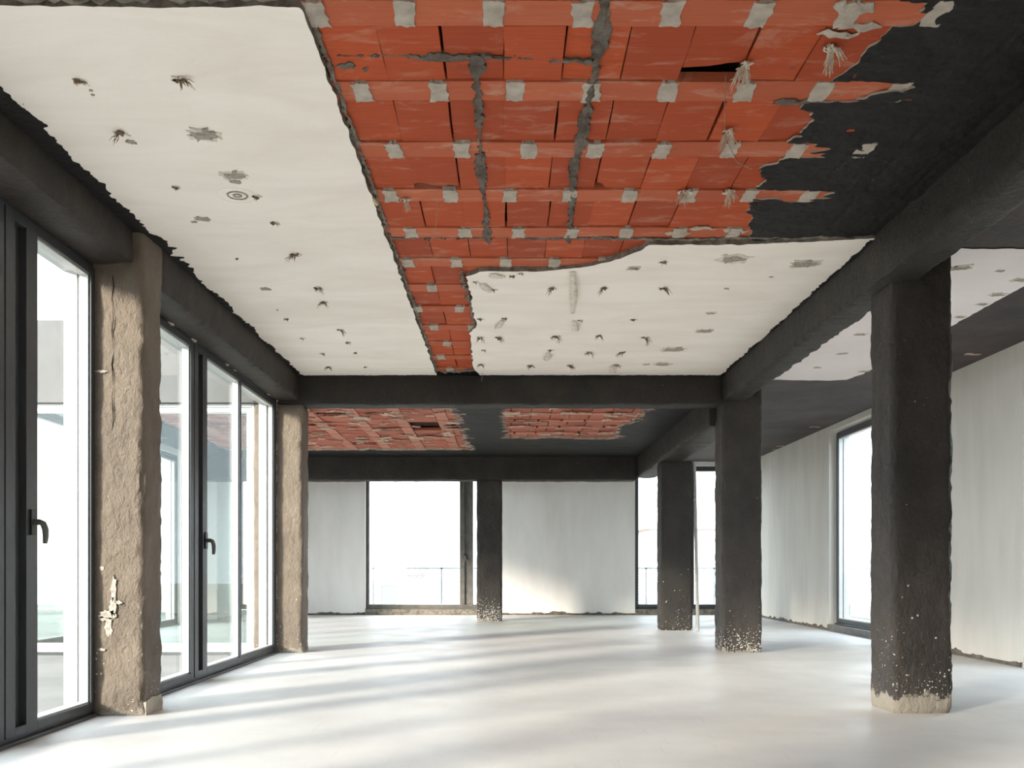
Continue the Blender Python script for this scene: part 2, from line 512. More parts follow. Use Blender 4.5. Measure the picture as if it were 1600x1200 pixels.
m.box(X_RIGHT, X_RIGHT+0.25, 12.5, 14.98, 0, 0.09); m.box(X_RIGHT, X_RIGHT+0.25, 12.5, 14.98, 3.2, 3.4)
m.box(X_RIGHT, X_RIGHT+0.25, 7.0, 9.34, 3.0, 3.4)
m.box(X_RIGHT, X_RIGHT+0.25, -7.0, 7.0, 0, 3.4)
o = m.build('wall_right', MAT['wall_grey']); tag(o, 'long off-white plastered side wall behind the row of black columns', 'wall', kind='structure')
wall_right = o
m = MB()
m.box(-3.0, 5.45, -7.2, -7.0, 0, 3.4)
o = m.build('wall_front', MAT['wall']); tag(o, 'plain plastered wall closing the hall behind the viewer', 'wall', kind='structure')
m = MB()
m.box(-3.0, -2.75, -7.0, -3.6, 0, 3.4)
m.box(-3.0, -2.75, -3.6, -0.1, 3.05, 3.4)
m.box(-6.0, -5.8, 11.3, 16.5, 3.0, 3.4); m.box(-6.0, -5.8, 16.5, WB1, 0, 3.4)  # solid far part added to keep low sun off the far wall
o = m.build('wall_left', MAT['wall']); tag(o, 'plastered end walls on the courtyard side, the far one added to block sun', 'wall', kind='structure')
m = MB()
m.box(-6.0, -2.98, 11.02, 11.3, 2.97, 3.95)
o = m.build('wall_courtyard', MAT['facade']); tag(o, 'pale rendered outer wall over the courtyard glazing, seen through the doors', 'wall', kind='structure')

# ragged unplastered strips at the foot of the walls
def base_strip(name, pts_lo, axis, label):
    n = 160
    a0, a1, face = pts_lo
    us = np.linspace(a0, a1, n)
    h = 0.035 + 0.03 * np.clip(fbm(us*6, us*0+3, 0, 5, 3) + 0.3, 0, 2)
    dp = 0.012 + 0.012 * np.abs(fbm(us*9, us*0+9, 0, 8, 3))
    V, Fc = [], []
    for i, u in enumerate(us):
        prof = [(0, 0), (dp[i], 0), (dp[i]*0.8, h[i]*0.7), (0, h[i])]
        for w, z in prof:
            V.append((u, face - w, z) if axis == 'x' else (face - w, u, z))
    for i in range(n-1):
        for k in range(3):
            Fc.append((i*4+k, i*4+k+1, (i+1)*4+k+1, (i+1)*4+k))
    o = place(name, V, Fc, MAT['mortar'], recalc=True)
    tag(o, label, 'baseboard', kind='structure')
base_strip('baseboard_back', (-0.35, 2.75, Y_BACK), 'x', 'ragged bare mortar strip at the foot of the far plaster wall')
base_strip('baseboard_right', (9.36, 12.5, X_RIGHT), 'y', 'ragged bare mortar strip along the foot of the side wall')
base_strip('baseboard_right_far', (14.98, 19.8, X_RIGHT), 'y', 'ragged bare mortar strip between side window and far corner')
base_strip('baseboard_back_left', (-4.7, -3.04, Y_BACK), 'x', 'ragged bare mortar strip beside the wide far window')

# ---- roof slab and ceilings
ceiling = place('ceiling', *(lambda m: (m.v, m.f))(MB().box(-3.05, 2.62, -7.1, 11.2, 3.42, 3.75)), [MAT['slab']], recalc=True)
tag(ceiling, 'stripped main ceiling of red clay blocks, cream plaster and black coating', 'ceiling', kind='structure')
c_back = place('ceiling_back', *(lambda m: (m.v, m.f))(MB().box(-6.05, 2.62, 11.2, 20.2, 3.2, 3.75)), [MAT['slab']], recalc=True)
tag(c_back, 'black coated ceiling of the far bay with two patches of bare red blocks', 'ceiling', kind='structure')
c_right = place('ceiling_right', *(lambda m: (m.v, m.f))(MB().box(2.62, 5.5, -7.1, 20.2, 3.288, 3.75)), [MAT['coat_side']], recalc=True)
tag(c_right, 'dark plum-grey coated ceiling of the side bay with a white plaster field', 'ceiling', kind='structure')
# ceiling nearer than the exposed blocks
m = MB().box(-3.0, 2.55, -7.0, 2.5, 3.29, 3.42)
m.build('plaster_field', MAT['plaster'], ceiling)

# ---- beams
def beam(lo, hi, mat, label, seed, step=0.05, amp=0.006, edge=0.012):
    o = rough_box('concrete_beam', lo, hi, mat, step, amp, edge, seed, origin=(lo[0], lo[1], lo[2]))
    return tag(o, label, 'beam', 'coated beams of the hall')
beam((-3.0, Y_CROSS, 2.94), (2.56, 11.32, 3.42), MAT['coat_black'], 'black cross beam between the end of the glazed doors and the spattered column', 3)
beam((2.55, -7.0, 2.97), (2.82, 11.32, 3.42), MAT['coat_black'], 'long black beam over the row of black columns beside bare clay blocks', 4)
beam((2.46, 11.32, 2.73), (2.86, 17.85, 3.42), MAT['coat_black'], 'deep black beam running to the far corner window behind the cross beam', 5)
beam((-5.8, 17.45, 2.66), (2.46, 17.85, 3.2), MAT['coat_black'], 'black beam above the wide white far window', 6)
beam((-3.0, -7.0, 3.05), (-2.52, 6.28, 3.42), MAT['coat_left'], 'brown-black beam over the glazed door with the larger handle', 7)
beam((-3.0, 6.63, 2.98), (-2.46, 10.98, 3.42), MAT['coat_left'], 'brown-black beam over the three-pane glazed door', 8)

# ---- columns
def column(x0, x1, y0, y1, h, mat, label, seed, amp=0.007, edge=0.012):
    o = rough_box('concrete_column', (x0, y0, 0.0), (x1, y1, h), mat, 0.03, amp, edge, seed, origin=((x0+x1)/2, (y0+y1)/2, 0))
    return tag(o, label, 'column', 'coated concrete columns')
col_l1 = column(-3.0, -2.46, 6.28, 6.63, 3.42, MAT['coat_brown'], 'beige-brown rough column standing between the two glazed doors', 21, 0.009)
column(-3.0, -2.42, Y_CROSS, 11.33, 2.94, MAT['coat_brown'], 'brown column with thin pale scratches at the end of the three-pane door', 22)
column(2.65, 3.07, 6.38, 6.78, 3.288, MAT['coat_dots'], 'black column with sparse white dots and bare pale foot by the side window', 23, 0.008)
column(2.55, 3.02, Y_CROSS, 11.40, 3.288, MAT['coat_dense'], 'black column with dense white spatter under the end of the cross beam', 24)
column(2.49, 3.0, 14.95, 15.4, 2.73, MAT['coat_black'], 'black column with a slim white pole standing against its side', 25)
column(-0.57, -0.09, 17.47, 17.85, 2.66, MAT['coat_dense'], 'black column standing in front of the glaring far window', 26, 0.005)

# patches and a crack on the beige-brown column
def flat_patch(name, pts, mp, mat, parent, t=0.006):
    n = len(pts)
    v = [mp(a, b, t) for a, b in pts] + [mp(a, b, -0.012) for a, b in pts]
    f = [tuple(range(n)), tuple(reversed(range(n, 2*n)))] + [(i, (i+1) % n, n+(i+1) % n, n+i) for i in range(n)]
    return place(name, v, f, mat, parent, recalc=True)
def ragged_outline(cx, cz, w, h, n, jit, seed):
    r = random.Random(seed)
    return [(cx + w/2*math.cos(2*math.pi*k/n)*r.uniform(1-jit, 1+jit), cz + h/2*math.sin(2*math.pi*k/n)*r.uniform(1-jit, 1+jit)) for k in range(n)]
front1 = lambda a, b, t: (a, 6.272 - t, b)
side1 = lambda a, b, t: (-2.458 + t, a, b)
flat_patch('cement_patch', [(6.30, 0.0), (6.60, 0.0), (6.61, 0.05), (6.58, 0.11), (6.50, 0.105), (6.42, 0.115), (6.34, 0.10), (6.30, 0.09)], side1, MAT['cement'], col_l1, 0.008)
for k, (cx, cz, w, h) in enumerate([(-2.655, 0.86, 0.035, 0.16), (-2.66, 0.74, 0.05, 0.12), (-2.70, 0.69, 0.11, 0.07), (-2.69, 0.60, 0.05, 0.12), (-2.73, 0.66, 0.06, 0.03), (-2.62, 0.77, 0.05, 0.025), (-2.74, 2.33, 0.07, 0.02), (-2.735, 1.0, 0.03, 0.03), (-2.74, 0.45, 0.05, 0.02)]):
    flat_patch('plaster_smear', ragged_outline(cx, cz, w, h, 16, 0.4, 40+k), front1, MAT['scar'], col_l1, 0.003)
MB().tube([(-2.664 + 0.006*math.sin(k*2.1), 6.2715, 2.98 - k*0.075) for k in range(15)], [0.0022 + 0.0014*math.sin(k*1.7) for k in range(15)], 5).build('crack', MAT['hole_shade'], col_l1)

# ---- main ceiling: joists, blocks, joints
J0, JP, JW = 3.78, 0.63, 0.175            # first joist, pitch, width
NJ = 12
Z_BLOCK, Z_JOIST = 3.318, 3.311
black_pts = [(1392, 0), (1405, 37), (1369, 62), (1337, 97), (1319, 127), (1300, 150), (1262, 169), (1255, 199), (1229, 221), (1232, 255), (1199, 277), (1191, 300), (1184, 326), (1176, 358), (1160, 380)]
bp = sorted([on_ceiling(*p) for p in black_pts], key=lambda q: q[1])
BPY = np.array([q[1] for q in bp]); BPX = np.array([q[0] for q in bp])
def black_field(X, Y):
    xb = np.interp(Y, BPY, BPX)
    f = (X - xb) + 0.07 * fbm(X*5, Y*5, 0, 41, 3) + 0.03 * fbm(X*24, Y*24, 0, 43, 2)
    yj = (Y - J0) % JP
    onj = (yj > -0.01) & (yj < JW + 0.005)
    jn = np.round((Y - JW/2 - J0) / JP)
    reach = np.select([jn <= 0, jn == 1, jn == 2, jn == 3], [0.08, 0.34, 0.42, 0.30], 0.0)
    wild = np.select([jn <= 0, jn == 1, jn == 2, jn == 3], [0.12, 0.34, 0.55, 0.50], 0.0)
    bare = (X - xb) - reach + wild * fbm(X*3.2, Y*11, 0, 47, 3) + 0.03 * fbm(X*24, Y*24, 0, 48, 2)
    f = np.where(onj & (Y < 5.9), np.minimum(f, bare), f)
    return np.minimum(f, 6.72 - Y + 0.02 * fbm(X*9, Y*9, 0, 51, 2))
edge_px = [(748, 586), (739, 572), (736, 543), (734, 521), (745, 508), (741, 496), (736, 463), (728, 432), (750, 424), (797, 425), (855, 424), (906, 419), (950, 411), (971, 404), (997, 393), (1015, 383), (1160, 382), (1372, 373)]
edge_xy = [on_ceiling(*p) for p in edge_px]
plaster_poly = edge_xy + [(2.58, 6.4), (2.58, 11.05), (-0.3, 11.05)]
plaster_poly[-3] = (2.58, edge_xy[-1][1])
def plaster_field(X, Y):
    return poly_dist(X, Y, plaster_poly) + 0.012 * fbm(X*14, Y*14, 0, 61, 3)
def left_field(X, Y):
    return np.minimum(np.minimum(-0.832 - X, Y - 3.765), 11.0 - Y) + 0.008 * fbm(X*12, Y*12, 0, 66, 3)
wav = lambda sd, a: (lambda x, y: ZC + a * fbm(x*1.3, y*1.3, 0, sd, 3))
left_plaster = sheet('plaster_field', -2.53, -0.80, 3.70, 11.0, 0.022, left_field, wav(71, 0.003), 0.045, [MAT['plaster'], MAT['plaster_edge']], ceiling)
right_plaster = sheet('plaster_field', -0.45, 2.56, 6.3, 11.0, 0.02, plaster_field, wav(73, 0.003), 0.045, [MAT['plaster'], MAT['plaster_edge']], ceiling)
left_plaster['label'] = 'long cream plaster strip above the glazed doors'
right_plaster['label'] = 'cream plaster panel with a broken wavy edge'

def coat_z(x, y):
    yj = (y - J0) % JP
    onj = np.clip(1 - np.abs(yj - JW/2) / (JW/2) , 0, 0.35) / 0.35
    xs = np.abs(((x + 0.837 + 0.1375) % 0.275) - 0.1375)
    seam = np.where(onj > 0, 0, np.clip(1 - xs / 0.02, 0, 1))
    return 3.306 - 0.005 * onj + 0.006 * seam + 0.006 * fbm(x*9, y*9, 0, 77, 3) + 0.003 * noise(x*34, y*34, 0, 79)
bc = sheet('black_coat', 1.0, 2.57, 2.4, 6.76, 0.0125, black_field, coat_z, 0.012, [MAT['coat_ceiling'], MAT['cement']], ceiling)
# black brushed edges where the beams meet the plaster
zc_bleed = lambda x, y: ZC - 0.0045 + 0.003 * fbm(x*1.3, y*1.3, 0, 71, 3) + 0.0015 * noise(x*30, y*30, 0, 5)
def bleed_left(X, Y):
    return -2.405 - X + 0.028 * fbm(X*3, Y*4, 0, 83, 2) + 0.016 * fbm(X*38, Y*30, 0, 84, 3) + 0.10 * np.clip(1 - np.abs(Y - 6.75) / 0.5, 0, 1) * np.clip(noise(X*5, Y*20, 0, 86), 0, 1) - 0.01*(Y > 6.9)
sheet('black_coat', -2.60, -2.15, 3.7, 10.99, 0.0125, bleed_left, zc_bleed, 0.006, [MAT['coat_ceiling']], ceiling)
def bleed_right(X, Y):
    return X - 2.525 + 0.016 * fbm(X*4, Y*5, 0, 87, 2) + 0.012 * fbm(X*40, Y*34, 0, 88, 3)
sheet('black_coat', 2.42, 2.60, 6.45, 10.99, 0.0125, bleed_right, zc_bleed, 0.006, [MAT['coat_ceiling']], ceiling)
def bleed_cross(X, Y):
    return Y - 10.955 + 0.010 * fbm(X*5, Y*4, 0, 89, 2) + 0.010 * fbm(X*36, Y*30, 0, 90, 2)
sheet('black_coat', -2.5, 2.56, 10.88, 10.99, 0.0125, bleed_cross, zc_bleed, 0.006, [MAT['coat_ceiling']], ceiling)

def slab_piece(name, w, d, t, mat, jit=0.004, chip=None, n_edge=1):
    """a flat piece lying in a ceiling: origin at the centre of its lower face"""
    out = []
    cs = [(-w/2, -d/2), (w/2, -d/2), (w/2, d/2), (-w/2, d/2)]
    for q in range(4):
        a, b = cs[q], cs[(q+1) % 4]
        for k in range(n_edge):
            s = k / n_edge
            out.append([a[0]*(1-s)+b[0]*s + random.uniform(-jit, jit), a[1]*(1-s)+b[1]*s + random.uniform(-jit, jit)])
    if chip: out = chip
    n = len(out)
    zj = [random.uniform(-0.0015, 0.0015) for _ in out]
    v = [(p[0], p[1], zj[i]) for i, p in enumerate(out)] + [(p[0], p[1], t) for p in out]
    f = [tuple(reversed(range(n))), tuple(range(n, 2*n))] + [(i, (i+1) % n, n+(i+1) % n, n+i) for i in range(n)]
    return mesh_of(name, v, f, mat, recalc=True)
BW, BD = 0.27, JP - JW
block_me = [slab_piece('block', BW, BD - 0.012, 0.06, MAT['tile'], 0.004, None, 2) for _ in range(7)]
hw, hd = BW/2, (BD-0.012)/2
chip_a = slab_piece('block', 0, 0, 0.03, MAT['tile'], 0, [(-hw, -hd), (hw, -hd), (hw, hd*0.78), (hw*0.55, hd*0.72), (hw*0.2, hd*0.80), (-hw*0.3, hd*0.70), (-hw*0.8, hd*0.62), (-hw, hd*0.70)])
chip_b = slab_piece('block', 0, 0, 0.03, MAT['tile'], 0, [(-hw, -hd), (hw, -hd), (hw, hd*0.98), (-hw*0.55, hd*0.97), (-hw*0.75, hd*0.72), (-hw, hd*0.60)])
chip_c = slab_piece('block', 0, 0, 0.03, MAT['tile'], 0, [(-hw, -hd), (hw, -hd), (hw, hd*0.30), (hw*0.5, hd*0.34), (-hw*0.1, hd*0.46), (-hw*0.8, hd*0.5), (-hw, hd*0.52)])
joist_me = [slab_piece('joist_tile', 0.325, JW, 0.05, MAT['joist'], 0.002) for _ in range(4)]
def ragged_piece(name, w, d, t, mat, jit, n=5):
    return slab_piece(name, w, d, t, mat, jit, None, n)
joint_me = [ragged_piece('mortar_joint', 0.085, JW * 0.98, 0.03, MAT['cement'], 0.008) for _ in range(6)]

def exposed(x, y, hx, hy):
    X, Y = np.meshgrid(np.linspace(x-hx, x+hx, 5), np.linspace(y-hy, y+hy, 5))
    return bool(((black_field(X, Y) < 0.0) & (plaster_field(X, Y) < 0.0) & (left_field(X, Y) < 0.0)).any())
special = {(1, 4): None}
chips = [on_ceiling(664, 290), on_ceiling(934, 297), on_ceiling(1105, 115)]
chip_m = [chip_a, chip_b, chip_c]
for j in range(-2, NJ):
    yj = J0 + j * JP
    yc = yj + JW + BD/2
    off = random.uniform(-0.025, 0.025)
    nb = 0
    for i in range(-7, 13):
        x = -0.837 + 0.1375 + i * 0.275 + off * (0 if j < 3 else 1) + random.uniform(-0.006, 0.006)
        if x < -2.5 or x > 2.52 or yc > 10.95: continue
        if not exposed(x, yc, BW/2, BD/2): continue
        me = random.choice(block_me)
        for cp, cm in zip(chips, chip_m):
            if abs(cp[0]-x) < 0.14 and abs(cp[1]-yc) < 0.24: me = cm
        link('block', me, ceiling, (x, yc, Z_BLOCK + random.uniform(-0.004, 0.008)),
             (random.uniform(-0.012, 0.012), random.uniform(-0.018, 0.018), random.uniform(-0.008, 0.008)))
    jo = [-0.795, -0.70, -0.62, -0.72, -0.66, -0.75, -0.62][j % 7]
    for i in range(-6, 11):
        x = jo + 0.185 + i * 0.37
        if yj + JW/2 > 10.95 or x < -2.6 or x > 2.6: continue
        if exposed(x, yj + JW/2, 0.16, JW/2):
            link('joist_tile', random.choice(joist_me), ceiling, (x + random.uniform(-.006, .006), yj + JW/2, Z_JOIST + random.uniform(-0.002, 0.003)), (0, random.uniform(-.006, .006), random.uniform(-.006, .006)))
        xm = jo + i * 0.37
        if exposed(xm, yj + JW/2, 0.04, JW/2):
            link('mortar_joint', random.choice(joint_me), ceiling, (xm, yj + JW/2 + random.uniform(-.006, .006), Z_JOIST - 0.006), (0, 0, random.uniform(-.08, .08) + random.choice((0, math.pi))))

def ridge(name, pts, r, mat, parent, wob=0.015, squash=0.5, n=7, per=0.03, seed=0):
    """lumpy smear of mortar lying against a ceiling"""
    rr = random.Random(seed)
    P = []
    for a, b in zip(pts[:-1], pts[1:]):
        L = math.dist(a, b); k = max(2, int(L / per))
        for i in range(k):
            s = i / k
            P.append([a[q]*(1-s) + b[q]*s for q in range(3)])
    P.append(list(pts[-1]))
    V, Fc = [], []
    for i, p in enumerate(P):
        a = P[max(i-1, 0)]; b = P[min(i+1, len(P)-1)]
        d = Vector(b) - Vector(a); d.normalize()
        s = Vector((0, 0, 1)).cross(d); s.normalize()
        ri = r * (0.45 + 1.0 * rr.random() ** 1.5) * (0.3 if i in (0, len(P)-1) else 1)
        c = Vector(p) + s * rr.uniform(-wob, wob)
        for k in range(n):
            ang = 2*math.pi*k/n
            q = c + s * (math.cos(ang) * ri * rr.uniform(.8, 1.2)) + Vector((0, 0, 1)) * (math.sin(ang) * ri * squash * rr.uniform(.7, 1.2))
            V.append(tuple(q))
    for i in range(len(P)-1):
        for k in range(n):
            Fc.append((i*n+k, i*n+(k+1) % n, (i+1)*n+(k+1) % n, (i+1)*n+k))
    Fc.append(tuple(range(n))); Fc.append(tuple(range((len(P)-1)*n, len(P)*n)))
    return place(name, V, Fc, mat, parent, recalc=True, smooth=False)
zr = Z_JOIST - 0.002
def smear(name, pts, w, mat, seed, z, rough=0.014):
    xs = [p[0] for p in pts]; ys = [p[1] for p in pts]
    def f(X, Y):
        d = np.full(X.shape, 1e9)
        for (ax, ay), (bx, by) in zip(pts[:-1], pts[1:]):
            ex, ey = bx-ax, by-ay
            t = np.clip(((X-ax)*ex + (Y-ay)*ey) / (ex*ex + ey*ey), 0, 1)
            d = np.minimum(d, np.hypot(X-ax-ex*t, Y-ay-ey*t))
        return w * (0.55 + 0.9 * noise(X*4, Y*4, 0, seed)) - d + rough * fbm(X*32, Y*32, 0, seed+3, 3)
    return sheet(name, min(xs)-0.09, max(xs)+0.09, min(ys)-0.09, max(ys)+0.09, 0.011, f,
                 lambda x, y: z - 0.006*np.abs(fbm(x*26, y*26, 0, seed+5, 2)), 0.02, [mat], ceiling)
smear('mortar_smear', [(0.40, 3.0), (0.41, 4.5), (0.39, 5.3), (0.44, 6.55)], 0.034, MAT['mortar'], 1, 3.309)
smear('mortar_smear', [(-0.14, 4.2), (-0.15, 5.2), (-0.13, 6.55)], 0.026, MAT['mortar'], 2, 3.309)
smear('mortar_smear', [(-0.76, 4.19), (-0.1, 4.20), (0.36, 4.24)], 0.024, MAT['mortar'], 3, 3.313, 0.02)
smear('mortar_smear', [(-0.76, 4.27), (-0.66, 4.28)], 0.03, MAT['mortar'], 4, 3.313, 0.03)
smear('mortar_smear', [(-0.79, 6.50), (-0.2, 6.50), (0.75, 6.50)], 0.020, MAT['mortar'], 6, 3.312, 0.02)
smear('mortar_smear', [(-0.82, 3.8), (-0.82, 10.9)], 0.016, MAT['plaster_edge'], 7, 3.309, 0.02)
ridge('mortar_ridge', [(0.40, 2.9, zr), (0.41, 4.5, zr), (0.39, 5.3, zr), (0.44, 6.6, zr)], 0.016, MAT['mortar'], ceiling, 0.010, 0.5, seed=1)
ridge('mortar_ridge', [(-0.14, 4.2, zr+0.01), (-0.15, 5.2, zr), (-0.13, 6.62, zr)], 0.010, MAT['mortar'], ceiling, 0.010, 0.5, seed=2)
ridge('mortar_ridge', [(-0.76, 4.19, Z_BLOCK), (-0.1, 4.20, Z_BLOCK), (0.36, 4.24, Z_BLOCK)], 0.008, MAT['mortar'], ceiling, 0.006, 0.4, seed=3)
ridge('mortar_ridge', [(-0.79, 6.50, Z_BLOCK-.004), (-0.2, 6.50, Z_BLOCK), (0.75, 6.50, Z_BLOCK)], 0.008, MAT['mortar'], ceiling, 0.006, 0.4, seed=4)
ridge('mortar_ridge', [(-0.815, 3.8, zr), (-0.81, 6.0, zr), (-0.815, 8.0, zr), (-0.815, 10.9, zr)], 0.011, MAT['plaster_edge'], ceiling, 0.006, 0.6, seed=5)
ridge('mortar_ridge', [(-2.4, 3.745, zr-.006), (-1.5, 3.74, zr-.006), (-0.84, 3.74, zr-.006)], 0.028, MAT['plaster_edge'], ceiling, 0.008, 0.6, seed=6)
ridge('mortar_ridge', [(0.72, 6.50, zr), (1.2, 6.50, zr-.004), (2.5, 6.44, zr-.004)], 0.022, MAT['plaster_edge'], ceiling, 0.012, 0.5, seed=7)
ridge('mortar_ridge', [(-0.79, 10.9, zr), (-0.5, 10.84, zr), (-0.26, 10.7, zr)], 0.05, MAT['plaster_edge'], ceiling, 0.02, 0.4, seed=8)
ridge('mortar_ridge', [(-0.36, 6.95+0.2, zr-.012), (-0.32, 8.0, zr-.012), (-0.30, 9.0, zr-.012), (-0.36, 9.7, zr-.012), (-0.36, 10.7, zr-.012)], 0.016, MAT['plaster_edge'], ceiling, 0.016, 0.6, seed=9)
for k, (px, py) in enumerate([(1345, 45), (1310, 55), (1335, 15), (1240, 160), (1060, 365), (1100, 358), (1150, 362)]):
    x, y = on_ceiling(px, py, 3.30)
    ridge('mortar_smear', [(x-0.09, y, zr), (x, y+0.01, zr-.002), (x+0.09, y+0.015, zr)], 0.035, MAT['cement' if k != 3 else 'mortar'], ceiling, 0.02, 0.3, seed=20+k)

# ---- far bay ceiling: black coat with two bare patches
def far_field(X, Y):
    rag = 0.05 * fbm(X*6, Y*3, 0, 101, 2) + 0.06 * fbm(X*7, Y*28, 0, 103, 2)
    rag2 = 0.08 * fbm(X*5, Y*5, 0, 105, 3)
    a = np.minimum(np.minimum(-0.66 - X + rag*1.6, 16.45 - Y + rag2), Y - 11.0)
    b = np.minimum(np.minimum(X + 0.06 + rag, 1.85 - 0.10*np.sin(Y) - X + rag*1.5), 15.0 - Y + rag2)
    return -np.maximum(a, b)
sheet('black_coat', -5.0, 2.5, 11.3, 17.5, 0.035, far_field, lambda x, y: ZB - 0.005 + 0.006 * fbm(x*4, y*4, 0, 107, 3), 0.05, [MAT['coat_ceiling'], MAT['cement']], c_back)
MB().box(-5.8, -5.0, 11.3, 17.45, ZB, 3.2).build('plaster_field', MAT['coat_ceiling'], c_back)
MB().box(-5.8, 2.46, 17.85, 19.9, ZB, 3.2).build('plaster_field', MAT['coat_ceiling'], c_back)
far_block = [slab_piece('block', 0.425, 0.262, 0.04, MAT['tile_far'], 0.004) for _ in range(5)]
far_blockx = [slab_piece('block', 0.262, 0.425, 0.04, MAT['tile_far'], 0.004) for _ in range(5)]
far_joist = [slab_piece('joist_tile', 0.16, 0.30, 0.03, MAT['joist_far'], 0.003) for _ in range(3)]
far_joistx = [slab_piece('joist_tile', 0.30, 0.16, 0.03, MAT['joist_far'], 0.003) for _ in range(3)]
gone = [on_ceiling(660, 664, 3.13), on_ceiling(678, 671, 3.13), on_ceiling(694, 640, 3.13), on_ceiling(523, 646, 3.13), on_ceiling(508, 662, 3.13), on_ceiling(708, 668, 3.13), on_ceiling(575, 692, 3.13)]
for i in range(-7, 1):
    xj = -0.92 + i * 0.60            # joists run away from the viewer here
    for k in range(16):
        y = 11.45 + k * 0.335
        if y < 16.6 and xj < -0.6 and xj > -4.9:
            link('joist_tile', random.choice(far_joist), c_back, (xj + random.uniform(-.004, .004), y, 3.118 + random.uniform(-.003, .003)))
    for k in range(19):
        x, y = xj + 0.30, 11.45 + k * 0.275
        if y > 16.6 or x > -0.45 or x < -4.9: continue
        if any(abs(g[0]-x) < 0.22 and abs(g[1]-y) < 0.15 for g in gone): continue
        link('block', random.choice(far_block), c_back, (x, y, 3.128 + random.uniform(-.006, .006)), (random.uniform(-.03, .03), random.uniform(-.02, .02), random.uniform(-.01, .01)))
for k in range(6):
    yj = 11.55 + k * 0.60
    for i in range(7):
        x = -0.05 + i * 0.335
        if x < 2.0 and yj < 15.1: link('joist_tile', random.choice(far_joistx), c_back, (x, yj, 3.118 + random.uniform(-.003, .003)))
    for i in range(8):
        x, y = -0.08 + i * 0.275, yj + 0.30
        if x < 2.05 and y < 15.2: link('block', random.choice(far_blockx), c_back, (x, y, 3.128 + random.uniform(-.006, .006)), (random.uniform(-.02, .02), random.uniform(-.03, .03), 0))
# flakes of white plaster left on the far blocks
flake_me = [ragged_piece('plaster_flake', 0.17, 0.05, 0.012, MAT['flake'], 0.017) for _ in range(6)]
rr = random.Random(5)
for k in range(170):
    if k < 110: x, y = rr.uniform(-3.9, -0.65), rr.uniform(11.9, 16.4)
    else: x, y = rr.uniform(-0.05, 1.85), 11.5 + 0.60 * rr.randint(0, 5) + rr.choice((-0.09, 0.09)) + rr.uniform(-.03, .03)
    o = link('plaster_flake', rr.choice(flake_me), c_back, (x, y, 3.100 + rr.uniform(-.004, .006)), (rr.uniform(-.25, .25), rr.uniform(-.1, .1), rr.uniform(-.3, .3)))
    s = rr.uniform(0.5, 1.5); o.scale = (s, s * rr.uniform(.5, 1.8), 1)

# ---- side bay ceiling: white plaster field
side_poly = [(2.75, 6.62), (4.18, 6.62), (4.18, 10.9), (4.1, 11.2), (3.9, 11.27), (2.75, 11.2)]
side_plaster = sheet('plaster_field', 2.7, 4.3, 6.5, 11.4, 0.02, lambda X, Y: poly_dist(X, Y, side_poly) + 0.012*fbm(X*9, Y*9, 0, 121, 3), lambda x, y: ZC + 0.002*fbm(x*2, y*2, 0, 9, 2), 0.012, [MAT['plaster_white'], MAT['coat_ceiling']], c_right)

# ================================================================== GLAZING
def lever(mb_map, u, v, w, parent_sash, s=1.0, du=1):
    """window handle: back plate and a hooked lever hanging down"""
    h = MB(mb_map)
    h.box(u-0.030*s, u+0.030*s, v-0.075*s, v+0.075*s, w, w+0.014)
    hb = h.build('handle', MAT['black_plastic'], parent_sash, bevel=0.006)
    hb['label'] = 'black handle plate with grey hooked lever'
    l = MB(mb_map)
    l.tube([(u, v, w+0.012), (u, v+0.002, w+0.045), (u+0.004*du, v-0.006, w+0.062), (u+0.012*du, v-0.04, w+0.072), (u+0.016*du, v-0.085, w+0.072), (u+0.016*du, v-0.125*s, w+0.068)], [0.020, 0.018, 0.019, 0.019, 0.017, 0.013], 12)
    l.v = l.v
    return hb, l

